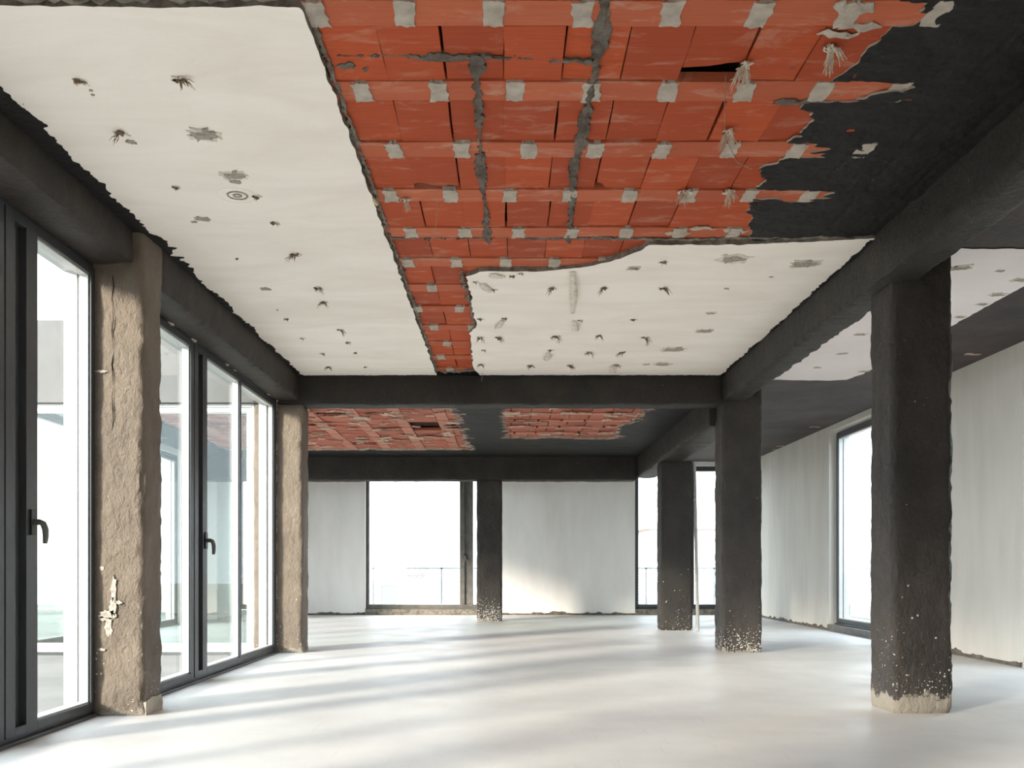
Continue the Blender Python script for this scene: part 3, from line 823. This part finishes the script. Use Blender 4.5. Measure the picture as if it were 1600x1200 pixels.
def glazed_wall(name, mp, u0, u1, v0, v1, cells, label, depth=0.075, outer=0.05, glass='glass', frame='frame', sill=None, foam=False):
    """one window unit: outer frame, and per cell a sash with its pane.
    cells: list of dict(a, b, kind) in u; kind 'leaf' | 'leaf_stile' | 'fixed'"""
    root = empty(name, mp((u0+u1)/2, v0, 0))
    tag(root, label, 'window', kind='structure')
    fr = MB(mp).ring(u0, u1, v0, v1, -depth-0.02, 0.0, 0.025, 0.03, 0.045, 0.045)
    fr.box(u0, u1, v0-0.0, v0+0.022, 0.0, 0.035)                      # track along the floor
    fr.build('frame', MAT[frame], root, bevel=0.004)
    rv = MB(mp).ring(u0+0.015, u1-0.015, v0+0.03, v1-0.03, -depth-0.11, -depth-0.02, 0.045)
    rv.build('outer_reveal', MAT['silver'], root)
    for c in cells:
        a, b, kind = c['a'], c['b'], c['kind']
        sv0, sv1 = v0+0.045, v1-0.05
        w0, w1 = -depth, (0.012 if kind != 'fixed' else -0.004)
        sb = MB(mp)
        if kind == 'leaf_stile':
            st = c['stile']
            sb.ring(a, a+st, sv0, sv1, w0+0.045, w1, st*0.29, st*0.36, 0.05, 0.05)
            sb.box(a+0.004, a+st-0.004, sv0+0.004, sv1-0.004, w0, w0+0.045)
            sb.ring(a+st, b, sv0, sv1, w0, w1, 0.004, c.get('r', 0.055), 0.05, 0.05)
            ga, gb = a+st, b-c.get('r', 0.055)
        else:
            l, r = c.get('l', 0.055), c.get('r', 0.055)
            sb.ring(a, b, sv0, sv1, w0, w1, l, r, 0.05, 0.05)
            ga, gb = a+l, b-r
        sash = sb.build('sash', MAT[frame], root, bevel=0.003)
        gv0, gv1 = sv0+0.05, sv1-0.05
        bd = MB(mp).ring(ga, gb, gv0, gv1, w0+0.012, w1-0.018, 0.012)
        bd.build('glazing_bead', MAT['silver'], sash)
        MB(mp).box(ga+0.004, gb-0.004, gv0+0.004, gv1-0.004, w0+0.022, w0+0.030).build('pane', MAT[glass], sash)
        if 'handle' in c:
            hu, hv = c['handle']
            hb, l = lever(mp, hu, hv, w1, sash, c.get('hs', 1.0))
            # plate and lever belong to one handle part
            me = hb.data
            base = origin_of(hb)
            lv = np.array(l.v) - np.array(base)
            lm = mesh_of('lever', lv, l.f, MAT['handle'], recalc=True, smooth=True, sharp=50)
            bm = bmesh.new(); bm.from_mesh(me)
            nf = len(bm.faces)
            bm.from_mesh(lm)
            bm.faces.ensure_lookup_table()
            for f in bm.faces[nf:]: f.material_index = 1
            bm.to_mesh(me); bm.free()
            me.materials.append(MAT['handle'])
            bpy.data.meshes.remove(lm)
    return root

mapL1 = lambda u, v, w: (XL1 + w, u, v)
mapL2 = lambda u, v, w: (XL2 + w, u, v)
w1 = glazed_wall('window_1', mapL1, 2.35, 6.31, 0.0, 3.075, [
    dict(a=2.38, b=3.72, kind='leaf'), dict(a=3.73, b=5.15, kind='leaf', r=0.07),
    dict(a=5.165, b=6.285, kind='leaf_stile', stile=0.345, r=0.06, handle=(5.45, 1.27), hs=1.0)],
    'anthracite glazed door with a hooked handle beside the beige-brown column')
w2 = glazed_wall('window_2', mapL2, 6.66, 10.965, 0.0, 3.01, [
    dict(a=6.69, b=8.06, kind='leaf', r=0.07), 
    dict(a=8.085, b=9.50, kind='leaf_stile', stile=0.33, r=0.045, handle=(8.365, 1.25), hs=1.0),
    dict(a=9.50, b=10.94, kind='fixed', l=0.045, r=0.05)],
    'anthracite glazed door of three panes between the two brown columns')
w0 = glazed_wall('window_6', mapL1, -3.55, -0.15, 0.0, 3.05, [dict(a=-3.52, b=-1.86, kind='leaf'), dict(a=-1.84, b=-0.18, kind='leaf')],
    'anthracite glazed door behind the viewer')
o = rough_box('concrete_column', (-3.0, -0.1, 0), (-2.46, 0.25, 3.05), MAT['coat_brown'], 0.06, 0.007, 0.01, 31, origin=(-2.73, 0.07, 0))
tag(o, 'brown column behind the viewer between glazed doors', 'column', 'coated concrete columns')
w0b = glazed_wall('window_7', mapL1, 0.28, 2.32, 0.0, 3.05, [dict(a=0.31, b=1.30, kind='leaf'), dict(a=1.31, b=2.29, kind='leaf')],
    'anthracite glazed door out of view beside the larger-handled door')
# pale squeezed-out foam round the doors
def foam(parent, pts, r, seed):
    o = ridge('foam_seam', pts, r, MAT['foam'], parent, 0.004, 0.9, 6, 0.025, seed)
    return o
foam(w1, [(XL1+0.006, 4.2, 3.080), (XL1+0.006, 6.30, 3.080)], 0.011, 51)
foam(w1, [(XL1+0.004, 6.318, 2.2), (XL1+0.004, 6.316, 3.07)], 0.008, 52) if False else None
rr = random.Random(9)
for k in range(26):
    z = 0.25 + 2.75 * rr.random()
    L = rr.uniform(0.02, 0.09)
    m = MB().tube([(XL1+0.01, 6.30, z), (XL1+0.014, 6.295, z+L*0.5), (XL1+0.01, 6.30, z+L)], [0.003, 0.007*rr.uniform(.6, 1.3), 0.003], 6, 0.3)
    m.build('foam_crumb', MAT['foam'], w1)
for k in range(30):
    z = 0.15 + 2.8 * rr.random()
    L = rr.uniform(0.02, 0.10)
    m = MB().tube([(XL2+0.008, 10.968, z), (XL2+0.014, 10.962, z+L*0.5), (XL2+0.008, 10.968, z+L)], [0.002, 0.004*rr.uniform(.6, 1.3), 0.002], 6, 0.3)
    m.build('foam_crumb', MAT['foam'], w2)
for y in (7.45, 8.0, 8.95, 9.2, 10.5, 10.95):
    m = MB().tube([(XL2+0.01, y, 2.985), (XL2+0.02, y+0.06, 2.98), (XL2+0.01, y+0.14, 2.985)], [0.005, 0.014, 0.005], 6, 0.3)
    m.build('foam_crumb', MAT['foam'], w2)

# courtyard glazing of the far bay (seen through the doors)
mapC = lambda u, v, w: (u, 11.10 - w, v)
glazed_wall('window_8', mapC, -5.98, -3.02, 0.0, 2.97, [dict(a=-5.95, b=-4.8, kind='fixed'), dict(a=-4.8, b=-3.05, kind='fixed')],
    'wide courtyard glazing of the far bay seen through the glazed doors', depth=0.05, glass='glass_green', frame='silver')
mapE = lambda u, v, w: (-5.85 + w, u, v)  # added end glazing that lets more daylight into the far bay
glazed_wall('window_added_11', mapE, 11.32, 16.48, 0.0, 3.0, [dict(a=11.35 + 1.7*k, b=11.35 + 1.7*(k+1), kind='fixed') for k in range(3)],
    'long glazing toward the terrace, added to light the far bay', frame='frame')
# far windows
mapB = lambda u, v, w: (u, Y_BACK + 0.12 - w, v)
glazed_wall('window_3', mapB, -3.04, -0.35, 0.12, 3.0, [dict(a=-3.01, b=-0.98, kind='fixed', l=0.03, r=0.03), dict(a=-0.98, b=-0.38, kind='leaf_stile', stile=0.24, r=0.03, handle=(-0.90, 1.26), hs=0.8)],
    'wide glaring far window beside the free-standing black column', frame='steel_old')
glazed_wall('window_4', mapB, 2.75, 5.2, 0.12, 3.2, [dict(a=2.78, b=3.98, kind='leaf', l=0.05, r=0.05), dict(a=3.98, b=5.17, kind='leaf', l=0.05, r=0.05)],
    'tall far corner window behind the two black columns', frame='frame')
glazed_wall('window_9', mapB, -5.8, -4.7, 0.12, 3.0, [dict(a=-5.77, b=-4.73, kind='fixed')],
    'far window of the courtyard wing seen through two layers of glass', frame='steel_old')
for (a, b, y) in ((-3.04, -0.35, 0), (2.75, 5.2, 1)):
    o = MB().box(a, b, Y_BACK-0.02, Y_BACK+0.10, 0.0, 0.12).build('trim_%d' % (y+1), MAT['plaster_edge'])
    tag(o, ['bare concrete sill under the wide glaring far window', 'bare concrete sill under the far corner window'][y], 'window sill', kind='structure')
# corrugated roller edge above the wide far window
m = MB()
for k in range(46):
    m.tube([(-3.0 + k*0.045, Y_BACK+0.06, 2.88), (-3.0 + k*0.045, Y_BACK+0.06, 3.0)], 0.020, 6)
o = m.build('trim_3', MAT['steel_old']); tag(o, 'grey corrugated shutter edge above the wide far window', 'shutter', kind='structure')
mapR = lambda u, v, w: (X_RIGHT + 0.11 - w, u, v)
glazed_wall('window_5', mapR, 12.5, 14.95, 0.10, 3.18, [dict(a=12.53, b=14.92, kind='leaf')],
    'tall window in the side wall beside the dotted black column', frame='frame')
o = MB().box(X_RIGHT-0.03, X_RIGHT+0.04, 12.5, 14.98, 0.0, 0.10).build('trim_4', MAT['steel_old'])
tag(o, 'dark sill bar under the side wall window', 'window sill', kind='structure')
glazed_wall('window_added_10', mapR, 7.03, 9.31, 0.0, 3.0, [dict(a=7.06, b=8.17, kind='leaf'), dict(a=8.17, b=9.28, kind='leaf')],
    'glazed side door added out of view to light the side bay', frame='frame')  # unseen opening added to bring daylight into the side bay

# ================================================================== OUTSIDE
o = MB().box(-60, -3.0, -40, 11.0, -0.3, -0.03).box(-60, -6.0, 11.0, 22.0, -0.3, -0.03).build('courtyard_ground', MAT['paving']); tag(o, 'pale paved terrace outside the glazed doors', 'terrace', kind='structure')
o = MB().box(-6.0, 6.6, 20.18, 22.0, -0.3, -0.03).box(5.45, 6.9, 5.5, 20.18, -0.3, -0.03).build('balcony_slab', MAT['paving']); tag(o, 'narrow balcony floor outside the far and side windows', 'balcony', kind='structure')
o = MB().box(-200, 200, -60, 260, -9.2, -9.0).build('ground', MAT['paving']); tag(o, 'pale street level far below the balcony', 'ground', kind='structure')
def guard(mp, u0, u1, h, label):
    r = empty('balcony_guard', mp((u0+u1)/2, -0.03, 0)); tag(r, label, 'railing', 'mesh balcony guards')
    MB(mp).box(u0, u1, h-0.04, h, -0.02, 0.02).build('top_rail', MAT['meshwire'], r)
    MB(mp).box(u0, u1, 0.03, 0.06, -0.015, 0.015).build('bottom_rail', MAT['meshwire'], r)
    n = max(1, int((u1-u0)/1.5))
    for k in range(n+1):
        u = u0 + (u1-u0)*k/n
        MB(mp).box(u-0.02, u+0.02, -0.03, h, -0.02, 0.02).build('post', MAT['meshwire'], r)
    m = MB(mp); st, hh = 0.07, h-0.1
    k = -hh
    while k < (u1-u0):
        for s in (1, -1):
            a, b = k, k + hh
            ca, cb = max(a, 0), min(b, u1-u0)
            if cb > ca:
                va, vb = (ca-a), (cb-a)
                if s < 0: va, vb = hh-va, hh-vb
                x0, x1, z0, z1 = u0+ca, u0+cb, 0.06+va, 0.06+vb
                t = 0.006
                m.add([(x0, z0-t, 0), (x1, z1-t, 0), (x1, z1+t, 0), (x0, z0+t, 0), (x0, z0-t, .006), (x1, z1-t, .006), (x1, z1+t, .006), (x0, z0+t, .006)],
                      [(0,1,2,3), (7,6,5,4), (0,4,5,1), (2,6,7,3), (1,5,6,2), (0,3,7,4)])
        k += st
    o = m.build('wire_mesh', MAT['meshwire'], r); o['kind'] = 'stuff'
guard(lambda u, v, w: (u, 21.9 - w, v), -12.8, 6.5, 1.02, 'wire mesh balcony guard outside the far windows')
guard(lambda u, v, w: (6.8 - w, u, v), 6.0, 20.0, 1.02, 'wire mesh balcony guard outside the side wall window')

def house(x0, x1, y0, y1, z0, z1, ridge_h, label, win_face, nwx, nwz):
    r = empty('house', ((x0+x1)/2, (y0+y1)/2, z0)); tag(r, label, 'building')
    MB().box(x0, x1, y0, y1, z0, z1).build('wall', MAT['ext'], r)
    e = 0.4; ym = (y0+y1)/2
    m = MB(); m.add([(x0-e, y0-e, z1), (x1+e, y0-e, z1), (x1+e, y1+e, z1), (x0-e, y1+e, z1), (x0-e, ym, z1+ridge_h), (x1+e, ym, z1+ridge_h)],
          [(0,1,5,4), (2,3,4,5), (1,2,5), (3,0,4), (3,2,1,0)])
    m.build('roof', MAT['rooftile'], r)
    for i in range(nwx):
        for j in range(nwz):
            zc = z0 + (z1-z0) * (j+0.55)/nwz
            if win_face == 'y':
                xc = x0 + (x1-x0)*(i+0.5)/nwx
                f = MB().ring(xc-0.6, xc+0.6, zc-0.85, zc+0.85, 0, 0.1, 0.08)
                f.v = [(a, y0-0.09+c, b) for a, b, c in f.v]
                w = f.build('window', MAT['ext'], r)
                MB().box(xc-0.52, xc+0.52, y0-0.02, y0+0.02, zc-0.77, zc+0.77).build('pane', MAT['far_glass'], w)
            else:
                yc = y0 + (y1-y0)*(i+0.5)/nwx
                f = MB().ring(yc-0.6, yc+0.6, zc-0.85, zc+0.85, 0, 0.1, 0.08)
                f.v = [(x0-0.09+c, a, b) for a, b, c in f.v]
                w = f.build('window', MAT['ext'], r)
                MB().box(x0-0.02, x0+0.02, yc-0.52, yc+0.52, zc-0.77, zc+0.77).build('pane', MAT['far_glass'], w)
house(8, 22, 52, 62, -9, 3.2, 2.2, 'pale house with a red roof beyond the far corner window', 'y', 5, 3)
house(24, 34, 40, 66, -9, 4.6, 2.4, 'pale house beyond the side wall window', 'x', 8, 4)
house(-22, -6, 58, 68, -9, 0.6, 2.0, 'low pale house beyond the wide far window', 'y', 6, 3)

# ================================================================== SMALL THINGS
# white pole beside the far black column
m = MB().tube([(3.065, 14.90, 0.0), (3.055, 14.93, 0.9), (3.03, 15.0, 2.72)], 0.027, 12)
pole = empty('leaning_pole', (3.065, 14.90, 0)); tag(pole, 'slim white pole leaning against the side of a black column', 'pole')
m.build('tube', MAT['pole'], pole, smooth=True)
for z in (0.75, 1.35, 2.1):
    s = z / 2.72
    MB().tube([(3.065-0.035*s, 14.90+0.1*s, z-0.02), (3.065-0.035*s, 14.90+0.1*s, z+0.02)], 0.028, 10).build('clip', MAT['silver'], pole)

# fibre tufts left by the removed false ceiling
def tuft_mesh(name, seed, n, length, spread, rad, mat, down=0.6):
    r = random.Random(seed)
    m = MB()
    nb = r.choice((2, 3, 3))
    dirs = [(r.uniform(0, 2*math.pi), r.uniform(0.2, 1.0), r.uniform(0.5, 1.0)) for _ in range(nb)]
    for k in range(n):
        a0, sp, ln = dirs[k % nb]
        a = a0 + r.uniform(-0.5, 0.5); s = spread * sp * r.uniform(0.5, 1.2); L = length * ln * r.uniform(0.4, 1.0)
        p = [(r.uniform(-.008, .008), r.uniform(-.008, .008), 0.004)]
        for q in (0.3, 0.65, 1.0):
            bend = a + r.uniform(-0.35, 0.35)
            p.append((math.cos(bend)*s*q**0.7, math.sin(bend)*s*q**0.7, -L*down*q**1.6 - 0.002))
        m.tube(p, [rad, rad*1.1, rad*0.8, rad*0.35], 4)
    for k in range(3):          # crumbs of plaster and knotted fibre at the root
        cx, cy, cr = r.uniform(-.012, .012), r.uniform(-.010, .010), r.uniform(.003, .008)
        m.tube([(cx, cy, 0.004), (cx+.003, cy, -cr*0.8), (cx-.002, cy+.002, -cr*1.9)], [cr, cr*1.1, cr*0.3], 6, 0.4)
    return mesh_of(name, m.v, m.f, mat, recalc=True)
tuft_small = [tuft_mesh('fibre_tuft', 100+k, 9, 0.05, 0.035, 0.0013, MAT['fibre']) for k in range(4)]
tuft_big = [tuft_mesh('fibre_tuft', 200+k, 15, 0.075, 0.045, 0.0015, MAT['fibre']) for k in range(4)]
tuft_pale = [tuft_mesh('fibre_tuft', 300+k, 24, 0.10, 0.045, 0.0024, MAT['fibre_pale'], 0.85) for k in range(4)]
plug_me = [ragged_piece('plaster_collar', 0.05, 0.045, 0.006, MAT['crumb'], 0.013, 4) for _ in range(3)]
hole_me = []  # flat dark discs that paint the shade inside the hook holes
for q in range(3):
    n = 9
    v = [(math.cos(2*math.pi*k/n)*0.011*random.uniform(.6, 1.5), math.sin(2*math.pi*k/n)*0.011*random.uniform(.6, 1.5), 0) for k in range(n)]
    v2 = [(a, b, 0.006) for a, b, _ in v]
    hole_me.append(mesh_of('hook_hole_shade', v+v2, [tuple(reversed(range(n))), tuple(range(n, 2*n))] + [(i, (i+1) % n, n+(i+1) % n, n+i) for i in range(n)], MAT['hole_shade'], recalc=True))
rt = random.Random(77)
OWN = {}
def tuft(px, py, pool, label, group, size=1.0, z=ZC, collar=True):
    x, y = on_ceiling(px, py, z)
    r = empty('fibre_tuft', (x, y, z)); tag(r, OWN.get((px, py), label), 'fibre tuft', group)
    a = link('fibre', rt.choice(pool), r, (0, 0, 0), (0, 0, rt.uniform(0, 6.28))); a.scale = (size*1.3, size*1.3, size*1.3)
    b = link('hole_shade', rt.choice(hole_me), r, (-0.014*size, 0.004, -0.005), (0, 0, rt.uniform(0, 6))); b.scale = (size, size, 1)
    if collar:
        c = link('plaster_collar', rt.choice(plug_me), r, (0.0, 0.01, -0.004), (0, 0, rt.uniform(0, 6))); c.scale = (size, size, 1)
OWN.update({
    (280, 123): 'thick dark fibre tuft standing alone on the cream strip near its cut front edge',
    (123, 126): 'brown fibre tuft with two small pock marks beside it on the cream strip',
    (400, 306): 'brown fibre tuft touching the round ring mark on the cream strip',
    (371, 404): 'small dark fibre stub on the cream strip close to the black brushed edge',
    (434, 484): 'tiniest fibre speck on the cream strip above the three-pane door',
    (571, 573): 'small fibre tuft on the cream strip right against the cross beam',
    (514, 573): 'frayed fibre tuft on the cream strip against the cross beam, farther from the clay blocks',
    (800, 431): 'fibre tuft beside the white torn patch at the corner of the plaster panel',
    (772, 452): 'fibre tuft at the foot of the broad torn strip near the panel corner',
    (788, 497): 'fibre tuft at the head of the slanting torn strip',
    (907, 500): 'fibre tuft beside the short torn strip behind the longest strip',
    (861, 547): 'fibre tuft at the head of the curled torn strip',
    (962, 570): 'fibre tuft beside the torn strip against the cross beam',
    (814, 427): 'fibre tuft pressed against the wavy broken front edge of the panel',
    (1136, 450): 'small fibre stub on the panel on its own toward the long black beam',
    (743, 440): 'small fibre stub at the very corner of the broken panel edge',
    (993, 419): 'small fibre stub sitting on a grey scar of the plaster panel',
    (1165, 101): 'white fibre tuft beside the broken clay block with a dark slot',
    (1300, 75): 'white fibre tuft on bare blocks closest to the cement smears by the black coat',
    (1139, 206): 'white fibre tuft over a mortar joint with the thin wire hanging past it',
    (1071, 300): 'white fibre tuft of the pair on one joist, farther from the black coat',
    (1139, 299): 'white fibre tuft of the pair on one joist, closer to the black coat',
    (633, 312): 'white fibre tuft on the bare blocks next to the cream plaster strip'})
LA, GA = 'frayed brown fibre tuft poking from the cream plaster strip above the glazed doors', 'fibre tufts on the plaster strip by the doors'
for px, py, s in [(280, 123, 1.25), (123, 126, 1.0), (189, 207, 1.1), (274, 291, .9), (400, 306, 1.0), (429, 348, 1.0), (462, 397, 1.3), (371, 404, .6), (496, 449, 1.1), (506, 472, 1.1), (447, 498, .9), (434, 484, .4), (531, 515, 1.1), (472, 528, .9), (544, 535, 1.0), (504, 552, 1.0), (555, 551, .8), (514, 573, 1.1), (571, 573, .8)]:
    tuft(px, py, tuft_big if s >= 1.1 else tuft_small, LA, GA, s, ZC-0.002, s > .8)
LB, GB = 'frayed straw fibre tuft poking from the cream plaster panel behind the bare blocks', 'fibre tufts on the broken-edged plaster panel'
for px, py, s in [(800, 431, .9), (772, 452, 1.0), (814, 427, .8), (863, 450, 1.1), (944, 450, 1.1), (1036, 450, 1.2), (1037, 409, 1.0), (1136, 450, .7), (788, 497, 1.0), (907, 500, .9), (990, 499, 1.0), (779, 527, 1.3), (870, 525, 1.3), (937, 524, 1.1), (1008, 527, 1.4), (861, 547, 1.0), (921, 550, 1.2), (973, 550, 1.3), (828, 571, 1.2), (891, 571, 1.3), (962, 570, 1.1), (750, 498, 1.0), (750, 527, 1.1), (756, 547, 1.0), (752, 569, 1.1), (743, 440, .8), (993, 419, .7)]:
    tuft(px, py, tuft_big if s >= 1.1 else tuft_small, LB, GB, s, ZC-0.002)
LC, GC = 'ragged white fibre tuft stuck to the bare red clay blocks', 'white fibre tufts on the bare blocks'
for px, py, s in [(1165, 101, 1.25), (1300, 75, 1.25), (1139, 206, 1.2), (1071, 300, 1.2), (1139, 299, 1.1), (633, 312, 0.9)]:
    tuft(px, py, tuft_pale, LC, GC, s, 3.300)

# torn strips of paper and plaster
def strip(px0, py0, px1, py1, wd, label, drop=0.05):
    x0, y0 = on_ceiling(px0, py0, ZC); x1, y1 = on_ceiling(px1, py1, ZC)
    n = 9; r = random.Random(int(px0*7+py0)); V, Fc = [], []
    d = Vector((x1-x0, y1-y0, 0)); s = Vector((-d.y, d.x, 0)).normalized()
    for i in range(n):
        t = i/(n-1); w = wd * (0.5 + 0.5*math.sin(math.pi*min(1, t*0.9+0.12))) * r.uniform(.7, 1.15)
        c = Vector((x0, y0, ZC-0.006)) + d*t + Vector((0, 0, -drop*math.sin(math.pi*t)))
        cup = 0.08*w
        for k, off in enumerate((-1, 0, 1)):
            V.append(tuple(c + s*(w/2*off*r.uniform(.8, 1.2) + wd*0.12*math.sin(t*5+px0)) + Vector((0, 0, (0 if off else -cup) + r.uniform(-.002, .002)))))
    m0 = len(V)
    V += [(a, b, c+0.003) for a, b, c in V]
    for i in range(n-1):
        for k in range(2):
            q = (i*3+k, i*3+k+1, (i+1)*3+k+1, (i+1)*3+k)
            Fc.append(q); Fc.append(tuple(m0+z for z in reversed(q)))
        for k in (0, 2):
            a, b = i*3+k, (i+1)*3+k
            Fc.append((a, b, m0+b, m0+a))
    for a, b in ((0, 1), (1, 2), ((n-1)*3, (n-1)*3+1), ((n-1)*3+1, (n-1)*3+2)):
        Fc.append((a, b, m0+b, m0+a))
    o = place('torn_strip', V, Fc, MAT['crumb'], None, (x0, y0, ZC-0.006), recalc=True, smooth=True)
    tag(o, label, 'torn strip', 'torn white strips on the plaster panel')
strip(895, 424, 896, 489, 0.055, 'longest torn white strip dangling from the edge of the plaster panel', 0.05)
strip(900, 500, 897, 516, 0.06, 'short torn white strip just behind the longest dangling strip', 0.03)
strip(755, 442, 764, 456, 0.075, 'broad torn white strip near the broken corner of the plaster panel', 0.01)
strip(786, 500, 774, 512, 0.06, 'slanting torn white strip halfway along the broken edge of the panel', 0.02)
strip(857, 551, 852, 562, 0.07, 'curled torn white strip in the rows of tufts before the cross beam', 0.03)
strip(957, 572, 956, 582, 0.07, 'torn white strip hanging right against the cross beam', 0.03)
strip(764, 430, 790, 431, 0.10, 'white torn patch around a tuft at the corner of the panel', 0.004)

# scars where fixings were pulled out of the plaster
scar_me = [ragged_piece('plaster_scar', 0.13, 0.10, 0.008, MAT['scar'], 0.022, 6) for _ in range(4)]
lip_me = [ragged_piece('scar_rim', 0.18, 0.14, 0.006, MAT['crumb'], 0.026, 6) for _ in range(3)]
def scar(px, py, s, parent, z=ZC, rim=True, sy=1.0):
    x, y = on_ceiling(px, py, z)
    o = link('plaster_scar', rt.choice(scar_me), parent, (x, y, z - 0.0062), (0, 0, rt.uniform(-.4, .4))); o.scale = (s, s*sy, 1)
    if rim:
        q = link('scar_rim', rt.choice(lip_me), parent, (x, y, z - 0.0048), (0, 0, rt.uniform(-.4, .4))); q.scale = (s*0.95, s*sy*0.95, 1)
for px, py, s in [(318, 211, .9), (365, 274, .8), (368, 283, .4), (316, 341, .6), (303, 346, .25), (415, 451, .6), (142, 140, .12), (145, 147, .12), (205, 221, .35)]:
    scar(px, py, s, left_plaster, ZC, s > .7)
for px, py, s in [(1147, 404, 1.2), (1258, 412, 1.2), (1111, 489, .5), (1100, 517, .9), (1035, 569, 1.0), (1051, 546, 1.3), (1010, 569, .4), (1205, 432, .2), (990, 419, .5)]:
    scar(px, py, s, right_plaster, ZC, True)
for px, py, s in [(1345, 522, .7), (1316, 552, .6), (1277, 574, .5), (1350, 580, .6), (1500, 418, .9), (1562, 423, .35), (1535, 475, .5), (1560, 460, .7), (1594, 437, .7), (1500, 495, .5)]:
    scar(px, py, s, side_plaster, ZC, True, 0.8)
for px, py, s in [(1336, 560, 1.1), (1273, 667, 1.0), (1222, 697, 1.2), (1520, 553, 1.0), (1213, 702, .8)]:
    x, y = on_ceiling(px, py, 3.288)
    o = link('plaster_flake', rt.choice(flake_me), c_right, (x, y, 3.283), (0, 0, rt.uniform(-.3, .3))); o.scale = (s, s, 1)
# ring left by a lamp rose
x, y = on_ceiling(371, 305)
r = empty('lamp_rose_mark', (x, y, ZC)); tag(r, 'round ring mark left by a lamp rose on the cream plaster strip', 'ring mark')
for rad, t in ((0.115, 0.004), (0.058, 0.006), (0.022, 0.007)):
    m = MB(); n = 32
    m.tube([(x + rad*math.cos(2*math.pi*k/n), y + rad*math.sin(2*math.pi*k/n), ZC-0.001) for k in range(n+1)], t, 6, 0.15)
    m.build('ring', MAT['plaster' if rad > .1 else 'scar'], r)

# loose wires and a conduit stub
def wire(pts, r, label, mat='wire'):
    m = MB().tube(pts, r, 5)
    o = m.build('loose_wire', MAT[mat], None, pts[0]); tag(o, label, 'wire', 'loose wires hanging from the ceiling')
a = on_ceiling(1134, 118, 3.33); 
wire([(a[0], a[1], 3.33), (a[0]+0.005, a[1]+0.05, 3.22), (a[0]+0.02, a[1]+0.10, 3.10), (a[0]+0.09, a[1]+0.16, 2.99), (a[0]+0.17, a[1]+0.18, 2.965)], 0.0022, 'thin pale wire hanging from the broken clay block beside white tufts')
a = on_ceiling(680, 300, 3.31)
wire([(a[0], a[1], 3.32), (a[0]+0.005, a[1]+0.1, 3.25), (a[0]-0.01, a[1]+0.2, 3.18), (a[0]-0.05, a[1]+0.3, 3.12), (a[0]-0.09, a[1]+0.32, 3.08)], 0.002, 'thin pale wire hanging below the chipped clay block near the plaster strip')
a = on_ceiling(753, 583, 3.28)
wire([(a[0], a[1], 3.28), (a[0]+0.004, a[1]-0.01, 3.24), (a[0]-0.004, a[1]-0.02, 3.18)], 0.003, 'short wire end dangling in front of the cross beam')
a = on_ceiling(578, 305, 3.30)
o = MB().tube([(a[0]-0.01, a[1], 3.31), (a[0]+0.02, a[1]+0.03, 3.285), (a[0]+0.035, a[1]+0.07, 3.27)], 0.011, 8).build('conduit_stub', MAT['conduit'], None, (a[0], a[1], 3.31))
tag(o, 'short pale yellow conduit stub sticking out at the plaster strip edge', 'conduit')
# timber lath seen inside the broken block
a = on_ceiling(1105, 122, 3.34)
MB().box(a[0]-0.13, a[0]+0.13, a[1]-0.015, a[1]+0.02, 3.335, 3.36).build('timber_lath', MAT['fibre_pale'], ceiling)
